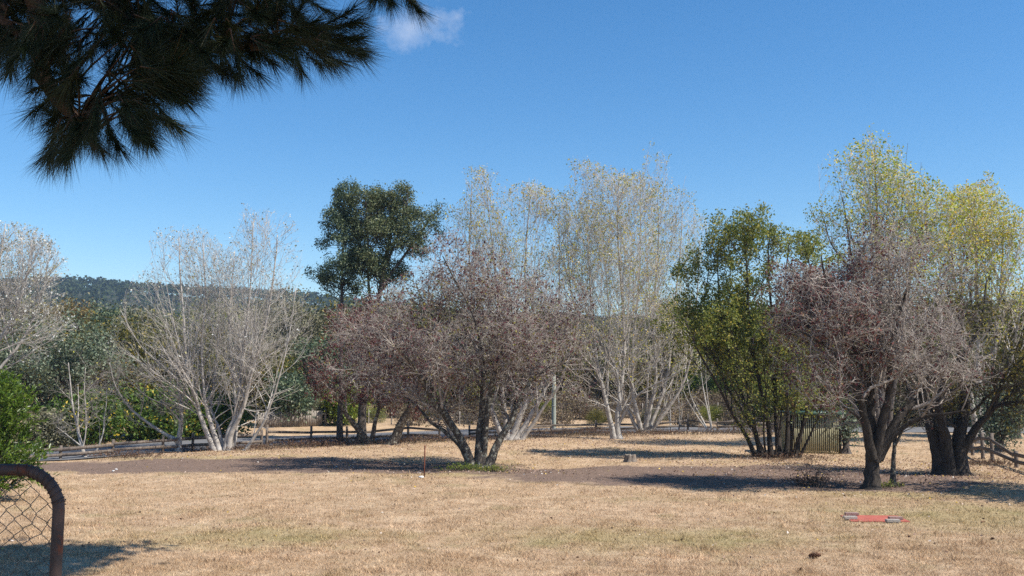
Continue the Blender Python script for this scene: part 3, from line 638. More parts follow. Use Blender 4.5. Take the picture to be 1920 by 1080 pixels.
tree('sapling', 'slender straight sapling beside the dark plum trunk', [([(1674, 909), (1675, 870), (1677, 840), (1680, 815), (1690, 790), (1688, 760)], .055, .02, (0, .2)), ([(1678, 835), (1690, 812), (1700, 780), (1712, 740)], .035, .01, (0, -.2))],
     D, [(1695, 740, 60, 60)], [dict(SMALL[0], n=6, L=.8), dict(SMALL[1], n=5, L=.4)], dict(n=1.0, size=.06), (M['plum_bark'], M['dark_twig'], M['leaf_olive']), 50)

# -- two dark evergreens at the fence line
BW = [dict(n=22, t0=.42, ang=62, angsd=14, L=1.5, m=5, wig=.14, trop=(0, 0, .08), rk=.45, rcap=.03, rtip=.006, tlen=.5),
      dict(n=7, t0=.3, ang=45, angsd=14, L=.7, m=4, wig=.2, trop=(0, 0, .06), rk=.6, rcap=.012, rtip=.004),
      dict(ghost=True, n=5, t0=.3, ang=45, angsd=16, L=.32, m=2, wig=.25, trop=(0, 0, .03), rk=.6, rcap=.006, rtip=.003)]
D = gy(637, 829)
tree('evergreen_tree', 'narrow blue-green evergreen with a straight dark trunk, left one of the two tall evergreens', [
    ([(637, 829), (638, 760), (640, 680), (641, 560), (643, 460), (645, 360)], .13, .02, (0, .1))],
    D, [(650, 380, 34, 36), (625, 410, 34, 26), (655, 440, 45, 34), (615, 462, 36, 24), (650, 495, 48, 30), (612, 508, 32, 20), (650, 535, 42, 22)], [dict(BW[0], n=95, t0=.5, L=1.3, ang=70), dict(BW[1], n=6), BW[2]],
    [dict(n=12, size=.08, spread=.075, aspect=.4)], (M['conifer_bark'], M['dark_twig'], M['leaf_blackwood']), 61, sides=12)
D = gy(678, 829)
tree('evergreen_tree', 'broad-crowned dark evergreen, right one of the two tall evergreens', [
    ([(678, 830), (680, 760), (690, 680), (705, 590), (720, 500), (735, 420), (735, 355)], .18, .025, (0, .3)),
    ([(700, 610), (690, 520), (690, 440), (685, 370)], .07, .015, (.15, -.5)), ([(712, 540), (765, 470), (800, 420), (830, 385)], .07, .015, (.2, .9)), ([(715, 520), (750, 430), (765, 370)], .06, .015, (.2, -.4))],
    D, [(692, 375, 38, 32), (742, 375, 34, 30), (765, 412, 38, 28), (705, 430, 48, 30), (748, 455, 48, 28), (805, 425, 32, 26), (830, 395, 24, 22), (690, 485, 40, 26), (790, 475, 45, 26), (740, 505, 45, 24), (695, 530, 32, 18)],
    [dict(BW[0], n=44, t0=.3), dict(BW[1], n=7), dict(BW[2], n=5)],
    [dict(n=9.5, size=.085, spread=.085, aspect=.4)], (M['conifer_bark'], M['dark_twig'], leaf_mat('leaf_blackwood_olive', [(0, (.045, .07, .035)), (.5, (.11, .145, .07)), (1, (.25, .26, .13))], .28)), 62, sides=12)  # leaf colour paler and more yellowish-olive than the left evergreen

# -- background trees and bushes beyond the road
def back_tree(name, label, ells, D_, mat, seed, dens=1.0, size=.075, twig='dark_twig', bark='conifer_bark', cat='tree', n1=11, low=.12, stems=4, spread=.14, group=None, ghost2=False):
    rng = np.random.default_rng(seed + 900); px, py, rx, ry = ells[0]
    g_ = at(px, 700, D_); z0 = float(full_z(g_[0], D_)); pyb = 700 + (CAM_Z - z0) / D_ * F
    st = []
    for i in range(stems):
        e = ells[i % len(ells)]; tx = e[0] + rng.uniform(-.5, .5) * e[2]; ty = e[1] - rng.uniform(-.1, .7) * e[3]
        st.append(([(px + (i - stems / 2) * 2.5, pyb), (px * .7 + tx * .3, pyb * .65 + ty * .35), (px * .2 + tx * .8, pyb * .3 + ty * .7), (tx, ty)], .10 if stems < 6 else .06, .015, (0, rng.uniform(-.5, .5) * rx * D_ / F / K)))
    lv = [dict(n=n1, t0=low, ang=52, angsd=16, L=max(.9, rx * D_ / F / K * .8), m=4, wig=.18, trop=(0, 0, .05), rk=.5, rcap=.03, rtip=.006, tlen=.3),
          dict(ghost=ghost2, n=7, t0=.2, ang=48, angsd=16, L=.75, m=2, wig=.22, trop=(0, 0, .03), rk=.6, rcap=.012, rtip=.005),
          dict(ghost=True, n=3, t0=.2, ang=48, angsd=16, L=.36, m=2, wig=.25, trop=(0, 0, 0), rk=.6, rcap=.007, rtip=.004)]
    return tree(name, label, st, D_, ells, lv, [dict(n=4.6 * dens, size=size * 1.6, spread=spread * 1.25, aspect=.5), dict(n=3.2 * dens, size=size * 1.6, src=-2, spread=spread * 1.6, aspect=.5)],
                (M[bark], M[twig], M[mat]), seed, cat=cat, group=group, sides=6)
BK = [
 ('wattle_tree', 'tall blue-grey wattle tree behind the left fence', [(150, 690, 95, 120), (110, 640, 70, 60), (220, 660, 60, 60)], 84, 'leaf_wattle', 1.5, .085),
 ('gum_tree', 'olive-brown gum tree with rounded clumps below the forested ridge', [(105, 585, 45, 30), (150, 575, 28, 26), (125, 625, 60, 40), (165, 605, 22, 18)], 118, 'leaf_brown', 1.6, .09),
 ('wattle_tree', 'dark wattle mass at the left edge behind the shrub', [(40, 700, 85, 130), (20, 620, 60, 50)], 90, 'leaf_wattle', 1.2, .085),
 ('wattle_tree', 'grey-green wattle tree between the left bare trees and the ridge', [(265, 670, 85, 90), (310, 620, 60, 50)], 98, 'leaf_grey', 1.1, .085),
 ('evergreen_tree', 'dark rounded evergreen behind the crooked sapling', [(215, 650, 65, 90)], 104, 'leaf_blackwood', 1.2, .09),
 ('leafy_bush', 'bright green bush with yellow leaves beside the road at left', [(300, 790, 70, 52), (255, 775, 50, 50)], 69, 'leaf_bush', 1.3, .085),
 ('leafy_bush', 'dense green bush with yellow leaves behind the pale poplar fan', [(405, 790, 66, 48), (360, 765, 50, 50)], 72, 'leaf_bush', 1.3, .085),
 ('leafy_bush', 'green bush behind the slim pinkish tree', [(175, 795, 64, 52), (120, 805, 50, 45)], 66, 'leaf_bush', 1.0, .08),
 ('leafy_bush', 'grey thin bush low at the far left fence end', [(85, 818, 36, 36)], 63, 'leaf_grey', .9, .07),
 ('wattle_tree', 'olive-grey tree behind the left poplar crown', [(400, 650, 110, 85)], 102, 'leaf_grey', 1.0, .09),
 ('wattle_tree', 'olive-grey tree right of the left poplar crown, behind its bare branches', [(530, 640, 95, 90), (560, 580, 55, 50)], 96, 'leaf_grey', 1.0, .085),
 ('evergreen_tree', 'dark green tree between the left poplar and the evergreens', [(585, 690, 65, 85)], 88, 'leaf_blackwood', .9, .08),
 ('evergreen_tree', 'dark tree above the grey paling fence', [(545, 745, 42, 45)], 82, 'leaf_blackwood', .8, .08),
 ('leafy_bush', 'fresh green bush just right of the paling fence', [(645, 765, 34, 26)], 84, 'leaf_bright', 1.2, .08),
 ('evergreen_tree', 'dark evergreen behind the low purple plum', [(720, 660, 110, 110), (640, 600, 60, 50)], 94, 'leaf_blackwood', .8, .09),
 ('leafy_bush', 'green bush above the wire netting fence', [(790, 755, 30, 22)], 96, 'leaf_bush', 1.2, .085),
 ('wattle_tree', 'olive tree behind the lone middle plum, left half', [(860, 660, 95, 90)], 104, 'leaf_grey', .9, .09),
 ('wattle_tree', 'yellowish-olive tree behind the lone middle plum, right half', [(1010, 655, 85, 85)], 108, 'leaf_olive', .9, .09),
 ('wattle_tree', 'olive tree behind the twin-stemmed poplar', [(1120, 655, 80, 75), (1090, 600, 45, 40)], 112, 'leaf_grey', .9, .09),
 ('wattle_tree', 'yellow-olive tree behind the thin-stemmed poplar fan', [(1235, 650, 75, 80), (1270, 590, 45, 40)], 106, 'leaf_olive', 1.0, .09),
 ('leafy_bush', 'bright lime bush between the white saplings and the shed tree', [(1330, 738, 55, 28), (1380, 745, 40, 22)], 112, 'leaf_bright', 1.5, .085),
 ('leafy_bush', 'bright lime bush seen between the poplar trunks', [(1100, 745, 40, 18)], 122, 'leaf_bright', 1.2, .085),
 ('evergreen_tree', 'dark trees behind the shed tree crown', [(1390, 640, 85, 90)], 110, 'leaf_green', 1.0, .09),
 ('evergreen_tree', 'dark green tree above the shed roof', [(1540, 690, 90, 80)], 100, 'leaf_green', 1.0, .085),
 ('evergreen_tree', 'olive tree behind the dark plum trunk', [(1680, 680, 90, 90)], 98, 'leaf_olive', 1.2, .085),
 ('evergreen_tree', 'dark green tree behind the thick double trunk', [(1800, 700, 90, 85)], 94, 'leaf_green', 1.2, .085),
 ('leafy_bush', 'pale silver-green bush standing over the post-and-rail fence', [(1875, 800, 34, 45), (1900, 770, 40, 40)], 58, 'leaf_wattle', .8, .06),
 ('leafy_bush', 'small pale green bush at the right corner of the shed', [(1587, 800, 14, 30)], 56, 'leaf_wattle', .8, .05),
 ('evergreen_tree', 'yellow-green tree at the right edge above the fence', [(1905, 660, 70, 110), (1960, 600, 70, 80)], 70, 'leaf_olive', 1.2, .075),
]
for i, (nm, lab, ells, D_, mt, de, sz) in enumerate(BK):
    bush = 'bush' in nm
    back_tree(nm, lab, ells, D_, mt, 200 + i, de, sz, cat='bush' if bush else 'tree', n1=12 if not bush else 8, low=.3 if not bush else .08, stems=(4 if not bush else 7) if ells[0][2] > 20 else 4, ghost2=True,
              group='trees and bushes beyond the road')
# -- thicket of low bushes beyond the road: copies of three of them
USED = set()
def uniq(label):
    if label in USED: label += ', second one'
    USED.add(label); return label
def copy_tree(o, loc, rz, sc_, label, group):
    label = uniq(label)
    c = o.copy(); COL.objects.link(c); c.location = loc; c.rotation_euler = (0, 0, rz); c.scale = sc_; c['label'] = label; c['group'] = group
    for ch in [x for x in bpy.data.objects if x.parent == o]:
        d_ = ch.copy(); COL.objects.link(d_); d_.parent = c
    return c
names = ['first', 'second', 'third', 'fourth', 'fifth', 'sixth', 'seventh', 'eighth', 'ninth']; vines = []
for i in range(9):
    px = 1060 + i * 47 + (i % 3) * 6; lab = names[i] + ' from the left of the brown twiggy shrubs in the row beyond the road'; grp = 'row of brown shrubs beyond the road'
    if i < 2: vines.append(back_tree('vine_shrub', lab, [(px, 764, 36, 21)], 104 + (i % 2) * 3, 'leaf_hedge', 300 + i, 1.0, .06, twig='plum_twig', bark='dark_bark', cat='shrub', n1=9, low=.22, stems=4, group=grp))
    else:
        D_ = 104 + (i % 2) * 3; p = at(px, 700, D_); copy_tree(vines[i % 2], (p[0], D_, float(full_z(p[0], D_))), i * 1.9, (1, 1, .9 + .04 * (i % 4)), lab, grp)
TH = [('leaf_grey', 'olive-grey bush at the front of the thicket, below the left evergreen', 'olive-grey thicket bushes'), ('leaf_green', 'dark green bush at the front of the thicket, behind the low purple plum', 'dark green thicket bushes'), ('leaf_olive', 'yellowish bush at the front of the thicket, right of the timber pole', 'yellowish thicket bushes')]
protos = []
for i, (mt, lab, grp) in enumerate(TH):
    protos.append(back_tree('leafy_bush', lab, [(600 + i * 230, 726, 58, 42)], 118, mt, 330 + i, 3.0, .058, cat='bush', n1=8, low=.06, stems=6, group=grp, ghost2=True))
MARKS = [(30, 'far-left white-leaved poplar'), (150, 'slim pinkish bare tree'), (335, 'forked bare tree'), (420, 'pale poplar fan'), (560, 'grey paling fence'), (660, 'evergreen trunks'), (760, 'low purple plum'), (900, 'lone middle plum'), (1040, 'timber pole'),
         (1160, 'twin-stemmed poplar'), (1225, 'thin-stemmed poplar fan'), (1320, 'white saplings'), (1450, 'green shed tree'), (1540, 'slatted shed'), (1640, 'dark plum trunk'), (1780, 'thick double trunk'), (1885, 'right-hand fence')]
rt = random.Random(12)
for j, px in enumerate(range(20, 1960, 60)):
    for row in range(2):
        D_ = (93 if row == 0 else 124) + rt.uniform(-5, 8)
        if 640 < px < 1420 and row == 0: D_ += 26
        k_ = rt.randrange(3); qx = px + rt.uniform(-20, 20); p = at(qx, 700, D_); sc_ = rt.uniform(.9, 1.25) * (2.0 if row else 1.35)
        mk = min(MARKS, key=lambda m_: abs(m_[0] - qx)); rel = 'behind' if abs(mk[0] - qx) < 22 else ('left of' if qx < mk[0] else 'right of')
        lab = ('olive-grey', 'dark green', 'yellowish')[k_] + (' tall' if row else ' low') + ' thicket bush beyond the road, ' + rel + ' the ' + mk[1]
        copy_tree(protos[k_], (p[0], D_, float(full_z(p[0], D_)) - .1), rt.uniform(0, 6.28), (sc_ * 1.15, sc_ * 1.15, sc_ * rt.uniform(.85, 1.25)), lab, TH[k_][2])

def beside(qx):
    mk = min(MARKS, key=lambda m_: abs(m_[0] - qx)); return ('behind' if abs(mk[0] - qx) < 14 else ('left of' if qx < mk[0] else 'right of')) + ' the ' + mk[1]
for j, px in enumerate(range(610, 1500, 34)):
    D_ = 85 + (j * 7 % 5) * 3.2; qx = px + rt.uniform(-12, 12); p = at(qx, 700, D_); src_ = vines[j % 2] if j % 3 else protos[(j // 3) % 3]; sc_ = rt.uniform(.5, .85) * (1 if j % 3 else .55)
    copy_tree(src_, (p[0], D_, float(full_z(p[0], D_)) - .05), rt.uniform(0, 6.28), (sc_, sc_, sc_ * rt.uniform(.8, 1.2)), ('brown twiggy' if j % 3 else 'green') + ' low scrub on the far verge, ' + beside(qx), 'low scrub on the far road verge')

# -- forest on the hill: one far mass
rf = np.random.default_rng(5)
n_ = 7000
fy = np.concatenate([400 + 830 * rf.random(n_) ** .7, 125 + 290 * rf.random(1700)]); n_ = len(fy)
fx = fy * rf.uniform(-.56, .30, n_); far = fy > 400; fx[~far] = fy[~far] * rf.uniform(-.56, .56, (~far).sum()); fz = full_z(fx, fy)
hgt = np.where(far, rf.uniform(9, 16, n_), rf.uniform(4.5, 8.5, n_)); kq = 8
ii = np.repeat(np.arange(n_), kq)
d = unit(rf.standard_normal((n_ * kq, 3))); d[:, 2] = np.abs(d[:, 2]) * 1.1 - .35
c = np.stack([fx, fy, fz + hgt * .58], 1)[ii] + d * (hgt[ii] * .40)[:, None] * rf.uniform(.5, 1, (n_ * kq, 1))
nn = unit(d + .9 * rf.standard_normal(d.shape)); t1 = unit(np.cross(nn, rf.standard_normal(d.shape))); t2 = np.cross(nn, t1); s_ = (hgt[ii] * rf.uniform(.08, .17, n_ * kq))[:, None]
FV = np.stack([c + t1 * s_, c + t2 * s_ * .7 + nn * s_ * .3, c - t1 * s_, c - t2 * s_ * .7 + nn * s_ * .3], 1).reshape(-1, 3)
ft = np.repeat(np.clip(rf.random(n_)[ii] * .55 + rf.random(n_ * kq) * .45, 0, 1), 4)
tag(obj('forest', mesh_np('forest', FV, np.arange(n_ * kq * 4).reshape(-1, 4), attrs={'tint': ft}),
        leaf_mat('leaf_forest', [(0, (.028, .042, .02)), (.6, (.05, .068, .033)), (1, (.085, .095, .05))], .15, gloss=0)), 'dense eucalypt forest covering the far hillside and ridge', 'forest', kind='stuff')

# ------------------------------------------------------------------ fences
def post_mesh(w, h, top_cut=.02):
    V, q, _ = tubes(np.array([[(0, 0, -.25), (0, 0, h * .5), (w * .06, 0, h)]]), np.full((1, 3), w / 2), 8, True, .05); return mesh_np('post', V, q, _)
def fence(name, label, posts, w, rails, rail_h, mat, cat='fence', group=None, extra=None):
    """posts: list of (x, y, height); rails: heights as a share of the post"""
    b0 = np.array([posts[0][0], posts[0][1], float(ground_z(posts[0][0], posts[0][1]))]); root = tag(empty(name, b0), label, cat, group)
    W_ = []
    for (x, y, h) in posts:
        z = float(ground_z(x, y)); W_.append((x, y, z, h)); obj('post', post_mesh(w, h), mat, root, np.array([x, y, z]) - b0)
    for a, b in zip(W_[:-1], W_[1:]):
        for r in rails:
            p = np.array([a[0], a[1], a[2] + a[3] * r + RNG.normal(0, .02)]) - b0; q_ = np.array([b[0], b[1], b[2] + b[3] * r + RNG.normal(0, .02)]) - b0
            dv = (q_ - p) / np.linalg.norm(q_ - p); off = np.array([dv[1], -dv[0], 0]) * (w / 2 + .025)
            V, qd, _ = beam(p + off, q_ + off, .05, rail_h, .006); obj('rail', mesh_np('rail', V, qd), mat, root)
    return root
def pxpost(px, base, top):
    p = gpt(px, base); return (p[0], p[1], (base - top) / F * p[1])
L1 = [pxpost(*a) for a in [(20, 868, 841), (113, 862, 836), (211, 855, 825), (305, 849, 817), (361, 845, 812), (425, 842, 810), (490, 838, 806)]]
fence('post_and_rail_fence', 'weathered low post-and-rail fence along the road, left of the paling fence', L1, .17, (.33, .72), .17, M['brown_timber'])
L2 = [pxpost(*a) for a in [(500, 838, 797), (583, 833, 800), (650, 829, 800), (700, 828, 800), (765, 826, 790), (824, 824, 797)]]
fence('post_and_rail_fence', 'brown post-and-rail fence behind the two evergreen trunks', L2, .16, (.3, .66), .15, M['brown_timber'])
L3 = [pxpost(*a) for a in [(880, 820, 797), (945, 817, 793), (1033, 814, 786), (1117, 811, 788), (1160, 810, 790), (1225, 808, 788), (1290, 808, 776), (1345, 808, 785), (1376, 809, 778), (1440, 809, 786), (1500, 810, 786)]]
fence('post_and_rail_fence', 'low dark post-and-rail fence behind the poplar trunks and white saplings', L3, .15, (.3, .62), .16, M['brown_timber'])
L4 = [pxpost(*a) for a in [(1815, 848, 822), (1824, 854, 827), (1843, 860, 812), (1861, 866, 813), (1906, 877, 846), (1965, 894, 858)]]
fence('post_and_rail_fence', 'dark post-and-rail fence running away at the right edge', L4, .2, (.42, .8), .17, M['brown_timber'])
# wire netting fence across the road
def wire_fence(label, posts, hs, mat):
    root = fence('wire_fence', label, posts, .11, (), .1, mat); b0 = np.array(root.location)
    W_ = np.array([(x, y, float(ground_z(x, y)), h) for x, y, h in posts]); P_, R_ = [], []
    for a, b in zip(W_[:-1], W_[1:]):
        for r in hs: P_.append([(a[0], a[1], a[2] + a[3] * r), ((a[0] + b[0]) / 2, (a[1] + b[1]) / 2, (a[2] + b[2]) / 2 + (a[3] + b[3]) / 2 * r - .015), (b[0], b[1], b[2] + b[3] * r)])
        for t in np.linspace(.06, .94, 16):
            c_ = a + (b - a) * t; P_.append([(c_[0], c_[1], c_[2] + .05), (c_[0], c_[1], c_[2] + c_[3] * .45), (c_[0], c_[1], c_[2] + c_[3] * .92)])
    V, q, _ = tubes(np.array(P_) - b0, np.full((len(P_), 3), .007), 3); o = obj('wire_netting', mesh_np('wire_netting', V, q), M['wire'], root); o['kind'] = 'stuff'
def behind(px, D_, h): p = at(px, 700, D_); return (p[0], p[1], h)
wire_fence('wire netting fence with pale posts on the far side of the road', [behind(px, 86 - .004 * (px - 690), 1.25) for px in (655, 692, 735, 786, 838, 862, 905)], (.05, .25, .45, .65, .92), M['old_timber'])
wire_fence('thin wire fence in front of the brown shrub row', [behind(px, 96, 1.5) for px in (1040, 1086, 1105, 1160, 1204, 1260, 1300, 1345, 1390)], (.3, .6, .92), M['old_timber'])
# grey paling fence across the road, board by board
A_, B_ = behind(484, 80, 0), behind(634, 84, 0); A_ = np.array([A_[0], A_[1], float(ground_z(A_[0], A_[1]))]); B_ = np.array([B_[0], B_[1], float(ground_z(B_[0], B_[1]))])
pal = tag(empty('paling_fence', A_), 'weathered grey timber paling fence beyond the road, beside the evergreen trunks', 'fence')
npal = 36; dvec = (B_ - A_) / npal; dl = np.linalg.norm(dvec[:2]); ang = math.atan2(dvec[1], dvec[0])
pv = [mesh_np('paling', *boxm(-dl * .46, dl * .46, -.012, .012, .04, 1.22 + .05 * k_)[:2]) for k_ in range(4)]
pr = random.Random(4)
for i in range(npal):
    if i in (29, 31, 33): continue
    o = obj('paling', pv[pr.randrange(4)], M['old_timber'], pal, dvec * (i + .5) + np.array([0, pr.uniform(-.012, .012), pr.uniform(-.05, .03)])); o.rotation_euler = (0, pr.uniform(-.02, .02), ang)
for h in (.35, .95):
    V, q, _ = beam(np.array([0, .06, h]), B_ - A_ + np.array([0, .06, h]), .05, .09); obj('rail', mesh_np('rail', V, q), M['old_timber'], pal)
for i in range(0, 37, 6):
    obj('post', post_mesh(.13, 1.42), M['old_timber'], pal, dvec * i + np.array([0, .15, 0]))
# utility pole across the road
pp = at(1038, 700, 84); pz = float(ground_z(pp[0], pp[1]))
pole = tag(empty('timber_pole', (pp[0], pp[1], pz)), 'thick pale greenish timber pole beyond the road, right of the middle plum', 'pole')
V, q, t_ = tubes(np.array([[(0, 0, -.3), (0, 0, 1.5), (.02, 0, 3), (.03, 0, 4.4)]]), np.array([[.19, .18, .17, .16]]), 14, True, .015)
obj('shaft', mesh_np('shaft', V, q, t_, smooth_=True), surf_mat('treated_pine', [(.3, (.22, .24, .20)), (.7, (.38, .40, .35))], 4, (3, 3, .3)), pole)
V, q, t_ = tubes(np.array([[(0, 0, 1.9), (0, 0, 1.98)]]), np.array([[.195, .195]]), 14, True); obj('metal_band', mesh_np('metal_band', V, q, t_), M['wire'], pole)

# ------------------------------------------------------------------ slatted shed
sb = gpt(1540, 851); kpx = sb[1] / F; xL, xR = (1484 - 1540) * kpx, (1577 - 1540) * kpx; hS = (851 - 777) * kpx; dS = 2.0
M['slat'] = surf_mat('slat_timber', [(.3, (.26, .245, .15)), (.6, (.42, .395, .26)), (.8, (.53, .49, .35))], 4, (3, 3, .4))
M['green_roof'] = surf_mat('green_steel', [(.3, (.03, .07, .05)), (.7, (.06, .12, .085))], 4, rough=.45, bump=.1)
shed = tag(empty('slatted_shed', (sb[0], sb[1], float(ground_z(sb[0], sb[1])))), 'small slatted timber shed with a green roof edge behind the green tree', 'shed')
ns = 24; sw_ = (xR - xL - .16) / ns
sm = mesh_np('slat', *boxm(-sw_ * .26, sw_ * .26, -.012, .012, .03, hS)[:2])
for i in range(ns):
    o = obj('slat', sm, M['slat'], shed, (xL + .06 + sw_ * (i + .5), pr.uniform(-.006, .006), pr.uniform(-.03, .0))); o.rotation_euler = (0, pr.uniform(-.008, .008), 0)
sd = dS / 12; sm2 = mesh_np('slat', *boxm(-.012, .012, -sd * .31, sd * .31, .03, hS)[:2])
for x_ in (xL, xR + .02):
    for i in range(12): obj('slat', sm2, M['slat'], shed, (x_, .1 + sd * (i + .5), 0))
for x_ in (xL + .02, xR - .02):
    for y_ in (.07, dS):
        obj('post', mesh_np('post', *boxm(-.06, .06, -.05, .05, -.2, hS + .06)[:2]), M['dark_bark'], shed, (x_, y_, 0))
obj('dark_back_wall', mesh_np('dark_back_wall', *boxm(xL + .09, xR - .09, dS - .04, dS, 0, hS)[:2]), M['dark_bark'], shed)  # dark sheet added behind the slats, interior shade put into its colour
for h in (.3, hS - .2): obj('rail', mesh_np('rail', *boxm(xL + .09, xR - .09, .03, .075, h, h + .09)[:2]), M['brown_timber'], shed)
V, q, _ = boxm(xL - .25, xR + .1, -.22, dS + .25, 0, .03); V[V[:, 1] > 0, 2] -= .05; V[:, 2] += hS + .09
obj('roof', mesh_np('roof', V, q), M['green_roof'], shed)
obj('fascia', mesh_np('fascia', *boxm(xL - .24, xR + .09, -.25, -.225, hS - .06, hS + .10)[:2]), M['green_roof'], shed)

# ------------------------------------------------------------------ gate in the foreground (its own ground is the top of the bank)
GY_ = 3.9; gtop = at(60, 880, GY_); gz = float(ground_z(gtop[0], GY_))
M['gate_pipe'] = surf_mat('gate_pipe', [(.3, (.06, .045, .042)), (.6, (.12, .075, .062)), (.8, (.15, .14, .145))], 9, (1, 1, 1), rough=.55, bump=.3, patch=((.17, .055, .03), 11, .55), dist=.004)
M['gate_wire'] = surf_mat('gate_wire', [(.3, (.05, .055, .055)), (.7, (.13, .14, .135))], 30, bump=0, rough=.5)
gate = tag(empty('pipe_gate', (at(108, 900, GY_)[0], GY_, gz)), 'rusty red pipe gate with sagging chain-link mesh in the near left corner', 'gate')
xr = at(109, 980, GY_)[0]; zt = at(0, 881, GY_)[2]; zb = gz + .12; rad = .155; xl = xr - 1.25
arc = [(xr - rad + rad * math.sin(a), GY_, zt - rad + rad * math.cos(a)) for a in np.linspace(0, math.pi / 2, 10)]
path = [(xl, GY_, zb), (xl, GY_, zt - rad)] + [(xl + rad - rad * math.cos(a), GY_, zt - rad + rad * math.sin(a)) for a in np.linspace(0, math.pi / 2, 8)][1:] + [(xr - .7, GY_, zt + .002)] + arc + [(xr - .004, GY_, (zt - rad + zb) / 2 + .1), (xr - .012, GY_, zb), (xr - .3, GY_, zb - .01), (xl + .02, GY_, zb)]
g0 = np.array(gate.location)
P_ = np.array(path) - g0; V, q, _ = tubes(P_[None], np.full((1, len(P_)), .0225), 20, axis=(0, 1, 0))
obj('frame', mesh_np('frame', V, q, smooth_=True), M['gate_pipe'], gate)
# chain link: zigzag wires that hook round each other
rg = np.random.default_rng(3); cw, ch = .033, .066; wires = []
zz0, zz1 = zb + .02, zt - .035; nrow = int((zz1 - zz0) / (ch / 2)); ncol = int((xr - xl) / cw)
def warp(x, z):
    return x + .008 * np.sin(z * 23 + x * 9) + .004 * np.sin(z * 51 + x * 40) + .014 * np.exp(-(((x - (xr - .10)) / .05) ** 2 + ((z - (zt - .17)) / .05) ** 2)) * np.sin(z * 60), z - .010 * np.sin(x * 11 + 1) - .008 * np.sin(x * 31 + z * 17)
for c_ in range(ncol + 1):
    xs = xl + .02 + c_ * cw; pts = []
    for r in range(nrow + 1):
        z = zz0 + (zz1 - zz0) * r / nrow; x = xs + (cw * 1.04 if ((r + c_) % 2) else -.04 * cw)
        x = min(x, xr - .012)
        if z > zt - rad and x > xr - rad:                      # stop at the bend of the pipe
            if math.hypot(x - (xr - rad), z - (zt - rad)) > rad - .015: break
        x, z = warp(x, z); x = min(x, xr - .015); yv = GY_ + (.004 if (r + c_) % 2 else -.004)
        pts.append((x, yv, z))
    if len(pts) > 3: wires.append(np.array(pts))
for wv in wires:
    n2 = (len(wv) - 1) * 4; C = catmull(wv, n2); lin = np.stack([np.interp(np.linspace(0, len(wv) - 1, n2 + 1), np.arange(len(wv)), wv[:, k_]) for k_ in range(3)], 1)
    C = .2 * C + .8 * lin
    V, q, _ = tubes((C - g0)[None], np.full((1, n2 + 1), .0017), 4); obj('mesh_wire', mesh_np('mesh_wire', V, q), M['gate_wire'], gate)
# tie wire wound along the pipe
FP = catmull(np.array(path[:-3]), 400)
for c_ in (182, 200, 216, 232, 247, 262, 282, 298, 318, 334, 352, 372):
    p0, p1 = FP[c_ - 2], FP[min(c_ + 3, 400)]; tdir = unit(p1 - p0); a1 = np.array([0, 1., 0]); a2 = np.cross(tdir, a1)
    th = np.linspace(0, 2.3 * np.pi, 22); hel = FP[c_] + np.outer((th / th[-1] - .5) * .022, tdir) + .0245 * (np.outer(np.cos(th), a1) + np.outer(np.sin(th), a2))
    V, q, _ = tubes((hel - g0)[None], np.full((1, 22), .0022), 5, axis=tdir); obj('tie_wire', mesh_np('tie_wire', V, q), M['gate_pipe'], gate)

# ------------------------------------------------------------------ shrub at the left edge, leaf by leaf
sbp = gpt(-20, 943); rs = np.random.default_rng(77)
shr = tag(empty('leafy_shrub', sbp), 'bright green shrub with long narrow leaves at the left edge behind the gate', 'shrub')
stP, stR, lp, ld = [], [], [], []
for i in range(120):
    a = rs.uniform(0, 2 * np.pi); h = rs.uniform(.15, 1) ; top = 4.1 * h; rr = 1.55 * math.sqrt(max(.05, 1 - (abs(h - .42) / .62) ** 2)) * rs.uniform(.75, 1.05)
    tip = np.array([math.cos(a) * rr, math.sin(a) * rr, top + .15]); mid = np.array([tip[0] * .4, tip[1] * .4, top * .62])
    c_ = catmull(np.array([(rs.normal(0, .12), rs.normal(0, .12), -.1), mid, tip]), 8); stP.append(c_); stR.append(np.linspace(.022, .004, 9))
stP, stR = np.array(stP), np.array(stR)
sQ, sR = spawn(stP, stR, 13, rs, t0=.35, ang=42, angsd=12, L=.32, m=4, wig=.12, trop=(0, 0, .1), rk=.5, rcap=.005, rtip=.0015, tlen=.2)
V, q, t_ = joinm([twigs(stP, stR), twigs(sQ[::2], sR[::2])]); obj('stems', mesh_np('stems', V, q, t_), M['dark_twig'], shr)
cnt = 15; i_ = np.repeat(np.arange(len(sQ)), cnt); t = rs.uniform(.1, 1.02, len(i_)); u = np.clip(t, 0, .999) * 4; a_ = u.astype(int); f_ = (u - a_)[:, None]
lp = sQ[i_, a_] * (1 - f_) + sQ[i_, a_ + 1] * f_; ld = unit(sQ[i_, a_ + 1] - sQ[i_, a_]) * 1.1 + .75 * unit(rs.standard_normal((len(i_), 3)))
V, q, tn = leaf_quads(lp, rs, .17, .24, 0, unit(ld) * 2); obj('foliage', mesh_np('foliage', V, q, attrs={'tint': tn}), M['leaf_shrub'], shr)

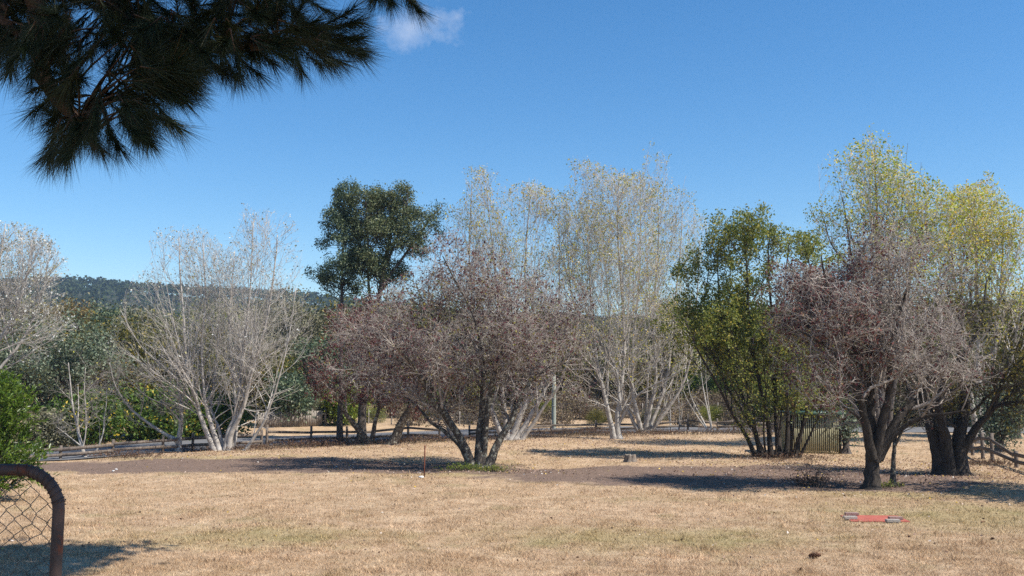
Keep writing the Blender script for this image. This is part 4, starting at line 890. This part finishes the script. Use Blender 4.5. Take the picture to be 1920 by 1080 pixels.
# ------------------------------------------------------------------ pines overhead
def in_view(p, pad=0.0):
    """True for points inside the photograph's frame"""
    y = p[:, 1] * cp + (p[:, 2] - CAM_Z) * sp; v = -p[:, 1] * sp + (p[:, 2] - CAM_Z) * cp
    px = 960 + F * p[:, 0] / np.maximum(y, .1); py = 540 - F * v / np.maximum(y, .1)
    return (y > .3) & (px > -pad) & (px < 1920 + pad) & (py > -pad) & (py < 1080 + pad), px, py
def needles(P0, d0, nper, length, width, rng, tint_hi=.9):
    """needle bundles round shoots: P0 (N,k,3) shoot points"""
    Np, k_, _ = P0.shape; i = np.repeat(np.arange(Np), nper); n_ = len(i)
    t = rng.random(n_) ** .8 * (k_ - 1.001); a = t.astype(int); f = (t - a)[:, None]; p = P0[i, a] * (1 - f) + P0[i, a + 1] * f
    tan = unit(P0[i, a + 1] - P0[i, a]); r = rng.standard_normal((n_, 3)); r = unit(r - (r * tan).sum(1, keepdims=True) * tan)
    sp_ = rng.uniform(.25, .95, n_)[:, None]; d = unit(tan + r * sp_ + np.array([0, 0, -.12])); l = (length * rng.uniform(.65, 1.15, n_))[:, None]
    w = unit(np.cross(d, rng.standard_normal((n_, 3)))) * width / 2
    mid = p + d * l * .55; tip = p + unit(d + np.array([0, 0, -.16])) * l
    V = np.stack([p + w, p - w, tip], 1).reshape(-1, 3); b = np.arange(n_) * 3
    return V, None, np.stack([b, b + 1, b + 2], 1), np.repeat(rng.random(n_) * tint_hi + (rng.random(n_) > .93) * .1, 3)
def pine(label, base, H, limbs_, crown_pts, seed, visible=None):
    rng = np.random.default_rng(seed); b0 = np.array([base[0], base[1], float(ground_z(*base))]); root = tag(empty('pine_tree', b0), label, 'tree')
    C, R, (V, q, t_) = trunk_mesh(np.array([b0 + (0, 0, -.2), b0 + (.05, .1, H * .5), b0 + (-.1, .15, H)]), .34, .05, rng, 14)
    obj('trunk', mesh_np('trunk', V - b0, q, t_, smooth_=True), M['pine_bark'], root)
    LP, LR = [], []
    for pts, r0 in limbs_:
        z = pts[0][2] - b0[2]; start = b0 + np.array([.05, .1, z]); c_ = catmull(np.array([start] + [np.array(p) for p in pts[1:]]), 12); LP.append(c_); LR.append(np.linspace(r0, .012, 13))
        V, q, t_ = tubes(c_[None], LR[-1][None], 8, True, .04, rng); obj('limb', mesh_np('limb', V - b0, q, t_, smooth_=True), M['pine_bark'], root)
    LP, LR = np.array(LP), np.array(LR); return root, b0, LP, LR, rng
def twig_to(pts, LP):
    """twigs from the nearest limb point out to each shoot base"""
    flat = LP.reshape(-1, 3); out_ = []
    for p in pts:
        w = flat[np.argmin(((flat - p) ** 2).sum(1) + .6 * np.maximum(0, np.linalg.norm(flat - p, axis=1) - .3))]; out_.append(catmull(np.array([w, (w + p) / 2 + np.array([0, 0, .06]) * np.linalg.norm(p - w), p]), 4))
    return np.array(out_)
# pine over the camera: the hanging boughs seen at the top left
def vis(px, py, y): return at(px, py, y)
root, b0, LP, LR, rng = pine('tall pine whose dark needle boughs hang into the top left of the view', (.9, -3.0), 15.5,
    [([(0, 0, 6.6), (-.6, .6, 6.9), (-1.5, 3.2, 6.6), vis(200, -60, 4.3), vis(260, 60, 4.3), vis(420, 90, 4.4), vis(620, 70, 4.5)], .10),
     ([(0, 0, 6.4), (-1.3, .5, 6.8), (-2.3, 3.0, 6.4), vis(60, -20, 4.0), vis(75, 140, 4.0), vis(150, 230, 4.05), vis(180, 280, 4.1)], .08),
     ([(0, 0, 7.0), (-.2, 1.0, 7.0), (-.9, 3.4, 6.7), vis(400, -120, 4.5), vis(560, -70, 4.6), vis(700, -40, 4.7), vis(760, -20, 4.8)], .07),
     ([(0, 0, 6.2), (-2.0, .0, 6.9), (-3.0, 2.6, 6.6), vis(-60, -60, 4.1), vis(0, 30, 4.1), vis(40, 70, 4.1)], .07),
     ([(0, 0, 9), (1.6, .5, 10), (2.6, 3.0, 10.2), (3.2, 4.5, 10.3)], .1), ([(0, 0, 9.5), (.2, 1.5, 10), (.3, 3.5, 10), (.2, 5.0, 9.8)], .1),
     ([(0, 0, 8.5), (-1.5, .5, 9), (-2.6, 2.2, 9), (-3.6, 3.6, 8.6)], .1), ([(0, 0, 11), (2.2, .2, 12), (4, 1.8, 12.3), (5, 3, 12.2)], .1), ([(0, 0, 11.5), (1.2, 1.5, 12.2), (2, 3.2, 12.6), (2.6, 5, 12.6)], .1)], None, 81)
# visible shoots: bough outlines (centre, half size), then the shoots point outwards and down
boughs = [((170, 45), (190, 70), 4.2, 95, (-.1, -.25)), ((400, 55), (160, 58), 4.35, 80, (.5, -.25)), ((585, 68), (62, 36), 4.45, 26, (1, -.15)), ((105, 190), (34, 48), 4.0, 14, (-.4, -.6)),
          ((245, 175), (72, 36), 4.1, 30, (1, -.1)), ((190, 228), (90, 34), 4.05, 34, (.3, -.9)), ((112, 262), (34, 20), 4.0, 10, (-.5, -.8)), ((25, 40), (60, 55), 4.1, 24, (-.2, -.3)), ((745, -28), (42, 16), 4.8, 9, (.4, -.9)), ((500, -5), (140, 32), 4.5, 28, (.4, -.3)), ((300, 90), (70, 45), 4.2, 20, (.6, -.3))]
Ps, Ds = [], []
for (cx, cy), (hx, hy), y_, n_, dr_ in boughs:
    for _ in range(int(n_ * .82)):
        a = rng.uniform(0, 2 * np.pi); r_ = math.sqrt(rng.random()); ox, oy = math.cos(a) * r_, math.sin(a) * r_
        sx, sy = (18, -22) if cy > 150 else (0, 0)
        Ps.append(at(cx + sx + ox * hx * .92, cy + sy + oy * hy * .92, y_ + rng.uniform(-.45, .45)))
        Ds.append(np.array([dr_[0] + ox * .7, rng.normal(0, .5), dr_[1] - oy * .55]) + rng.standard_normal(3) * .35)
Ps, Ds = np.array(Ps), unit(np.array(Ds)); SH = np.stack([Ps - Ds * .06, Ps + Ds * .05, Ps + Ds * .13 + [0, 0, .01]], 1)
TW = twig_to(SH[:, 0], LP[:4, 5:]); V, q, t_ = joinm([twigs(TW, np.tile(np.linspace(.007, .003, 5), (len(TW), 1))), twigs(SH, np.tile(np.array([.004, .0035, .002]), (len(SH), 1)))])
obj('twigs', mesh_np('twigs', V - b0, q, t_), M['pine_bark'], root)
V, q, t_, tn = needles(SH, Ds, 230, .15, .0021, rng); obj('needles', mesh_np('needles', V - b0, q, t_, {'tint': tn}), M['needle'], root)
# its upper crown, above the frame
cc = np.concatenate([np.column_stack([rng.uniform(-4.2, 6.0, 2600), rng.uniform(.2, 6.2, 2600), rng.uniform(8.2, 13.6, 2600)])])
cc = cc[~in_view(cc, 160)[0]]; cd = unit(rng.standard_normal((len(cc), 3)) + [0, .2, .3]); SH2 = np.stack([cc - cd * .12, cc + cd * .1, cc + cd * .28], 1)
TW = twig_to(SH2[:, 0][::3], LP[4:]); V, q, t_ = twigs(TW, np.tile(np.linspace(.02, .006, 5), (len(TW), 1))); obj('twigs', mesh_np('twigs', V - b0, q, t_), M['pine_bark'], root)
V, q, t_, tn = needles(SH2, cd, 18, .28, .044, rng); obj('needles', mesh_np('needles', V - b0, q, t_, {'tint': tn}), M['needle'], root)
# second pine, out of view at the left: only its bough shadow reaches the lawn
root, b0, LP, LR, rng = pine('tall pine out at the left whose bough shadow lies behind the gate', (-14.0, 21.5), 22,
    [([(0, 0, 12.5), (-9, 19.8, 13.9), (-3.5, 20.4, 14.1), (1.6, 20.9, 13.9)], .14), ([(0, 0, 13), (-8, 18.6, 14.0), (-3, 18.8, 14.2), (1.0, 19.2, 13.6)], .13), ([(0, 0, 12), (-15, 24, 13), (-16, 26, 13), (-17, 28, 13)], .1), ([(0, 0, 11), (-15, 20, 12), (-18, 18.5, 12), (-19, 17.5, 12)], .1)], None, 82)
fl = LP.reshape(-1, 3); fl = fl[np.linalg.norm(fl[:, :2] - b0[:2], axis=1) > 1.5]
cc = np.concatenate([fl[rng.integers(0, len(fl), 700)] + rng.standard_normal((700, 3)) * [.6, .6, .35], np.column_stack([rng.uniform(-3, 1.0, 1500), rng.uniform(16.0, 20.9, 1500), rng.uniform(13.2, 14.6, 1500)])])
cc = cc[~in_view(cc, 45)[0]]; cd = unit(rng.standard_normal((len(cc), 3)) + [.6, .2, .1]); SH2 = np.stack([cc - cd * .1, cc + cd * .1, cc + cd * .22], 1)
TW = twig_to(SH2[:, 0][::2], LP); V, q, t_ = twigs(TW, np.tile(np.linspace(.02, .006, 5), (len(TW), 1))); obj('twigs', mesh_np('twigs', V - b0, q, t_), M['pine_bark'], root)
V, q, t_, tn = needles(SH2, cd, 32, .28, .055, rng); obj('needles', mesh_np('needles', V - b0, q, t_, {'tint': tn}), M['needle'], root)

# ------------------------------------------------------------------ small things on the lawn
# rusty stake
p = gpt(795, 894); st = tag(empty('metal_stake', p), 'thin rusty upright metal stake in front of the lone plum', 'stake')
hst = (894 - 838) / F * p[1]; M['rust'] = surf_mat('rust', [(.3, (.10, .035, .022)), (.6, (.19, .07, .042)), (.8, (.26, .11, .065))], 8, bump=.3)
V1 = [beam((0, 0, -.2), (.03, 0, hst), .055, .02), beam((0, -.02, -.2), (.03, -.02, hst), .018, .045)]
V, q, _ = joinm(V1); obj('shaft', mesh_np('shaft', V, q), M['rust'], st)
V, q, t_ = tubes(np.array([[(.03, -.005, hst - .02), (.03, -.005, hst + .03)]]), np.array([[.045, .035]]), 8, True); obj('cap', mesh_np('cap', V, q, t_), M['rust'], st)
def lump(r, rng, sub=2, sq=(1, 1, 1), rough=.18):
    import bmesh
    bm = bmesh.new(); bmesh.ops.create_icosphere(bm, subdivisions=sub, radius=1)
    ph = rng.uniform(0, 6, 6)
    for v in bm.verts:
        c_ = v.co; n__ = 1 + rough * (math.sin(c_.x * 3.1 + ph[0]) * math.sin(c_.y * 2.7 + ph[1]) + .6 * math.sin(c_.z * 4.3 + ph[2] + c_.x * 2)) + rng.normal(0, rough * .25)
        v.co = Vector((c_.x * sq[0], c_.y * sq[1], c_.z * sq[2])) * r * n__
    me = bpy.data.meshes.new('stone'); bm.to_mesh(me); bm.free(); return me
M['white_stone'] = surf_mat('white_stone', [(.3, (.6, .6, .58)), (.7, (.8, .8, .78))], 9, bump=.3)
p = gpt(790, 896); tag(obj('stone', lump(.085, RNG, 2, (1.3, .9, .6)), M['white_stone'], loc=(p[0], p[1], p[2] + .035)), 'small white stone at the foot of the rusty stake', 'stone')
for px, py, lab in ((212, 884, 'left one of the two white stones on the bare soil patch'), (218, 881, 'right one of the two white stones on the bare soil patch')):
    p = gpt(px, py); tag(obj('stone', lump(.055, RNG, 2, (1.2, .9, .6)), M['white_stone'], loc=(p[0], p[1], p[2] + .025)), lab, 'stone', 'white stones on the soil')
# tree stump
p = gpt(1183, 866); M['stump_side'] = surf_mat('stump_side', [(.3, (.10, .075, .06)), (.55, (.25, .21, .175)), (.8, (.42, .38, .33))], 6, (3, 3, .3), bump=1)
stp = tag(empty('tree_stump', p), 'short grey split tree stump on the lawn below the poplars', 'stump')
rs_ = np.random.default_rng(9); hst = .36; a_ = np.arange(28) * 2 * np.pi / 28; rr = .27 * (1 + .09 * np.sin(a_ * 5) + .06 * np.sin(a_ * 9 + 1) + .04 * rs_.standard_normal(28))
lv_ = [(-.08, 1.35), (.03, 1.2), (.12, 1.05), (.25, .97), (hst, .93)]
V = np.concatenate([np.column_stack([np.cos(a_) * rr * k_, np.sin(a_) * rr * k_, np.full(28, z) + (.03 * rs_.standard_normal(28) if z == hst else 0)]) for z, k_ in lv_])
q = np.array([(l * 28 + j, l * 28 + (j + 1) % 28, (l + 1) * 28 + (j + 1) % 28, (l + 1) * 28 + j) for l in range(4) for j in range(28)]); obj('bark', mesh_np('bark', V, q), M['stump_side'], stp)
tv = np.vstack([V[-28:] * [1, 1, 1] + [0, 0, .0], [[0, 0, hst - .03]]]); obj('cut_top', mesh_np('cut_top', tv, None, np.array([(j, (j + 1) % 28, 28) for j in range(28)])), surf_mat('cut_wood', [(.3, (.16, .13, .10)), (.7, (.34, .29, .23))], 12), stp)
# red concrete lid with blocks on it
p = gpt(1640, 975); zl = p[2]; a_rot = math.radians(-4)
M['red_paint'] = surf_mat('red_paint', [(.3, (.33, .085, .062)), (.6, (.43, .125, .092)), (.8, (.48, .20, .15))], 5, rough=.7, bump=.2)
lid = tag(empty('tank_lid', (p[0], p[1], zl), a_rot), 'flat red painted concrete lid set in the lawn', 'lid')
def bevel_box(x, y, z, b=.012):
    import bmesh
    bm = bmesh.new(); bmesh.ops.create_cube(bm, size=1)
    for v in bm.verts: v.co = Vector((v.co.x * x, v.co.y * y, v.co.z * z))
    bmesh.ops.bevel(bm, geom=bm.edges[:], offset=b, segments=2, affect='EDGES'); me = bpy.data.meshes.new('block'); bm.to_mesh(me); bm.free(); return me
obj('slab', bevel_box(1.72, 1.25, .13), M['red_paint'], lid, (0, 0, -.01))
M['block_grey'] = surf_mat('block_grey', [(.3, (.27, .24, .21)), (.7, (.45, .41, .36))], 14, bump=.5); M['block_brown'] = surf_mat('block_brown', [(.3, (.24, .155, .13)), (.7, (.38, .27, .235))], 14, bump=.5)
for px, py, mt, lab, rz in ((1594, 973, 'block_grey', 'grey block on the front left end of the red lid', 3), (1597, 966, 'block_brown', 'brown block on the back left end of the red lid', -6),
                            (1674, 979, 'block_grey', 'grey block on the front right end of the red lid', -3), (1679, 974, 'block_brown', 'brown block on the back right end of the red lid', -5)):
    b_ = gp(px, py, zl + .06); o = obj('concrete_block', bevel_box(.40, .19, .085), M[mt], loc=(b_[0], b_[1], zl + .099)); o.rotation_euler = (0, 0, math.radians(rz)); tag(o, lab, 'block', 'blocks weighing down the red lid')
# pine cones: overlapping scales round a core
def cone_mesh(L_, r_, rng):
    parts = []; n__ = 70
    for i in range(n__):
        t = i / n__; a = i * 2.39996; rad_ = r_ * math.sin(math.pi * (.12 + .83 * t)) ; z = L_ * (t - .5); o_ = np.array([math.cos(a), math.sin(a), 0]); up_ = np.array([0, 0, 1.]); s__ = np.cross(up_, o_)
        b_ = o_ * rad_ * .45 + up_ * z; e_ = o_ * rad_ * 1.05 + up_ * (z + .012 + .02 * t); w = r_ * .3
        parts.append((np.array([b_ - s__ * w * .6, b_ + s__ * w * .6, e_ + s__ * w, e_ + o_ * .008, e_ - s__ * w, b_ - up_ * .01]), None, np.array([(0, 1, 2), (0, 2, 3), (0, 3, 4), (5, 2, 1), (5, 3, 2), (5, 4, 3), (5, 0, 4)])))
    return parts
M['cone'] = surf_mat('cone_scale', [(.3, (.09, .045, .028)), (.7, (.22, .12, .075))], 30, bump=.2)
for px, py, L_, lab in ((1527, 1047, .26, 'brown pine cone on the near lawn below the red lid'), (1503, 1070, .10, 'tiny pine cone near the bottom edge of the lawn'), (1860, 1012, .10, 'tiny dark pine cone on the lawn at the right'), (1842, 980, .09, 'tiny pine cone right of the red lid')):
    p = gpt(px, py); V, q, t_ = joinm(cone_mesh(L_, L_ * .33, RNG)); c_ = tag(empty('pine_cone', (p[0], p[1], p[2])), lab, 'pine cone')
    o = obj('scales', mesh_np('scales', V, q, t_), M['cone'], c_, (0, 0, L_ * .27)); o.rotation_euler = (math.radians(82), 0, RNG.uniform(0, 6)); 
    V, q, t_ = tubes(np.array([[(0, 0, -L_ * .48), (0, 0, 0), (0, 0, L_ * .45)]]), np.array([[L_ * .1, L_ * .17, L_ * .04]]), 8, True); o2 = obj('core', mesh_np('core', V, q, t_), M['cone'], c_, (0, 0, L_ * .27)); o2.rotation_euler = o.rotation_euler
# dry brown tuft by the right plum
def tuft(name, label, px, py, n_, h, spread, mat, cat, seed):
    r = np.random.default_rng(seed); p = gpt(px, py); b = np.column_stack([r.normal(0, spread, n_), r.normal(0, spread * .7, n_), np.full(n_, -.02)]); d = unit(np.column_stack([b[:, 0] * 1.2 / spread * .5, r.normal(0, .5, n_), np.full(n_, 1.)]))
    l = (h * r.uniform(.4, 1.1, n_))[:, None]; P_ = np.stack([b, b + d * l * .5, b + unit(d + r.standard_normal((n_, 3)) * .35) * l], 1)
    root = tag(empty(name, p), label, cat); V, q, t_ = twigs(P_, np.tile(np.array([.008, .006, .003]), (n_, 1))); obj('stems', mesh_np('stems', V, q, t_), M['dark_twig'], root)['kind'] = 'stuff'
    i = np.repeat(np.arange(n_), 5); u = r.random(len(i))[:, None]; V, q, tn = leaf_quads(P_[i, 1] * (1 - u) + P_[i, 2] * u, r, .09, .35); obj('leaves', mesh_np('leaves', V, q, attrs={'tint': tn}), M[mat], root)
M['leaf_dead'] = leaf_mat('leaf_dead', [(0, (.06, .03, .02)), (.6, (.14, .075, .045)), (1, (.24, .15, .09))], .2)
tuft('dead_shrub', 'dead brown tuft in front of the dark plum trunk', 1527, 912, 130, .75, .35, 'leaf_dead', 'shrub', 5)
tuft('weed_clump', 'green weeds at the left foot of the lone plum', 872, 882, 160, .42, .42, 'leaf_bright', 'weeds', 6)
tuft('weed_clump', 'green weeds at the right foot of the lone plum', 928, 884, 120, .34, .38, 'leaf_green', 'weeds', 7)
tuft('weed_clump', 'dark weeds at the foot of the slender sapling', 1668, 914, 60, .3, .25, 'leaf_green', 'weeds', 8)

for k_, (px, py, h, w_, mt, lab) in enumerate([(235, 858, .5, .9, 'leaf_dead', 'low dry brush along the left fence, between its second and third posts'), (372, 846, .45, 1.2, 'leaf_dead', 'dry brush between the bare forked tree and the poplar fan'),
        (470, 843, .4, 1.0, 'leaf_dead', 'dry brush at the right foot of the pale poplar fan'), (552, 838, .5, 1.4, 'leaf_dead', 'dry brush below the paling fence'), (610, 836, .6, 1.0, 'leaf_dead', 'dry brush left of the evergreen trunks'),
        (780, 829, .5, 1.2, 'leaf_dead', 'dry brush by the fence right of the low purple plum'), (1060, 816, .9, 1.6, 'leaf_dead', 'dry brush heap at the fence right of the timber pole'), (1130, 815, .7, 1.4, 'leaf_dead', 'dry brush left of the twin-stemmed poplar'),
        (1235, 814, .4, 1.2, 'leaf_dead', 'dry brush right of the thin-stemmed poplar fan'), (1400, 815, .8, 1.6, 'leaf_dead', 'dark brush at the fence left of the shed tree'), (1470, 862, .5, 1.3, 'leaf_dead', 'leaf-strewn brush at the foot of the shed tree'),
        (1850, 872, .4, .9, 'leaf_dead', 'dry brush under the right post-and-rail fence')]):
    tuft('dry_brush', lab, px, py, 220, h, w_, mt, 'brush', 60 + k_)
for k_, px in enumerate(range(512, 1420, 47)):
    py = float(np.interp(px, [500, 640, 820, 1030, 1300, 1420], [842, 833, 827, 818, 812, 813])) + (k_ % 3); tuft('dry_brush', ('tall' if k_ % 2 else 'short') + ' dry weeds along the fence, ' + beside(px), px, py, 110, .75 if k_ % 2 else .45, 1.0, 'leaf_dead' if k_ % 3 else 'leaf_hedge', 'brush', 100 + k_)
# ------------------------------------------------------------------ grass and fallen leaves
rg = np.random.default_rng(21)
def scatter(n_, y0, y1, margin=1.5):
    """points over the lawn, as many per picture area near as far"""
    iy = rg.uniform(1 / y1 ** 1.15, 1 / y0 ** 1.15, n_) ** (-1 / 1.15); x = rg.uniform(-1, 1, n_) * (iy * .53 + margin); return x, iy
def soil_mask(x, y):
    v = np.full(len(x), -9.)
    for cx, cy, rx, ry in SOIL: v = np.maximum(v, 1 - np.hypot((x - cx) / rx, (y - cy) / ry))
    return v
x, y = scatter(420000, 18.5, 75)
cl = .5 + .25 * np.sin(x * 1.9 + np.sin(y * 1.3) * 2) * np.sin(y * 2.3 + x * .7) + .25 * np.sin(x * 5.1 + y * 3.7) * np.sin(y * 6.1 - x * 2.2)
ok = (fence_off(x, y) < 1.5) & (rg.random(len(x)) < .3 + .8 * cl) & ((soil_mask(x, y) < -.04) | (rg.random(len(x)) < .06))
x, y, cl = x[ok], y[ok], cl[ok]; n_ = len(x); z = ground_z(x, y)
h = (.035 + .075 * rg.random(n_) ** 2) * (.6 + .7 * cl) * (1 + .9 * smooth(.74, .9, cl)); a = rg.uniform(0, 2 * np.pi, n_); lean = rg.uniform(.2, 1.5, n_) * h; a2 = rg.uniform(0, 2 * np.pi, n_); w = .0035 + .00022 * y
b = np.stack([x, y, z - .005], 1); wv = np.stack([np.cos(a) * w, np.sin(a) * w, np.zeros(n_)], 1); tip = b + np.stack([np.cos(a2) * lean, np.sin(a2) * lean, h], 1)
V = np.stack([b - wv, b + wv, tip], 1).reshape(-1, 3)
tag(obj('grass', mesh_np('grass', V, None, np.arange(n_ * 3).reshape(-1, 3), {'tint': np.repeat(rg.random(n_), 3)}), grass_mat()), 'short dry straw-coloured grass over the whole lawn', 'grass', kind='stuff')
# leaves lie thickest under and beside the trees
spots = [gpt(*c_) for c_ in ((895, 880), (715, 838), (1160, 826), (1210, 820), (962, 830), (1460, 866), (1540, 872), (1635, 915), (1780, 893), (420, 850), (1300, 850), (1100, 850), (1850, 875), (1560, 890), (700, 870))]
LX = [np.column_stack([rg.normal(s_[0], 3.6, 1150), rg.normal(s_[1], 2.6, 1150)]) for s_ in spots]; ax_, ay_ = scatter(1500, 19, 60); LX = np.concatenate(LX + [np.column_stack([ax_, ay_])])
LX = LX[(fence_off(LX[:, 0], LX[:, 1]) < 2) & (LX[:, 1] > 24)]; LZ = ground_z(LX[:, 0], LX[:, 1]) + .025
dirs = np.column_stack([rg.standard_normal((len(LX), 2)), rg.normal(0, .3, len(LX))]); V, q, tn = leaf_quads(np.column_stack([LX, LZ]), rg, .085, .6, 0, dirs * 2)
tag(obj('fallen_leaves', mesh_np('fallen_leaves', V, q, attrs={'tint': tn}), leaf_mat('leaf_litter', [(0, (.12, .065, .045)), (.5, (.28, .17, .12)), (.85, (.46, .33, .26)), (.93, (.62, .58, .54)), (.97, (.6, .4, .07)), (1, (.65, .45, .08))], .15)), 'dry fallen leaves scattered on the ground under the trees', 'fallen leaves', kind='stuff')

# ------------------------------------------------------------------ air
V, q, _ = boxm(-2990, 2990, -58, 2990, -6, 135)
hz = obj('haze', mesh_np('haze', V, q)); hz['kind'] = 'stuff'; hz['label'] = 'thin blue summer haze in the valley air'; hz['category'] = 'haze'
m, n, o = new_mat('haze'); pvn = N(n, 'ShaderNodeVolumePrincipled'); pvn.inputs['Color'].default_value = (.55, .75, 1, 1); pvn.inputs['Density'].default_value = .0002; pvn.inputs['Anisotropy'].default_value = .2
n.links.new(pvn.outputs[0], o.inputs['Volume']); hz.data.materials.append(m)
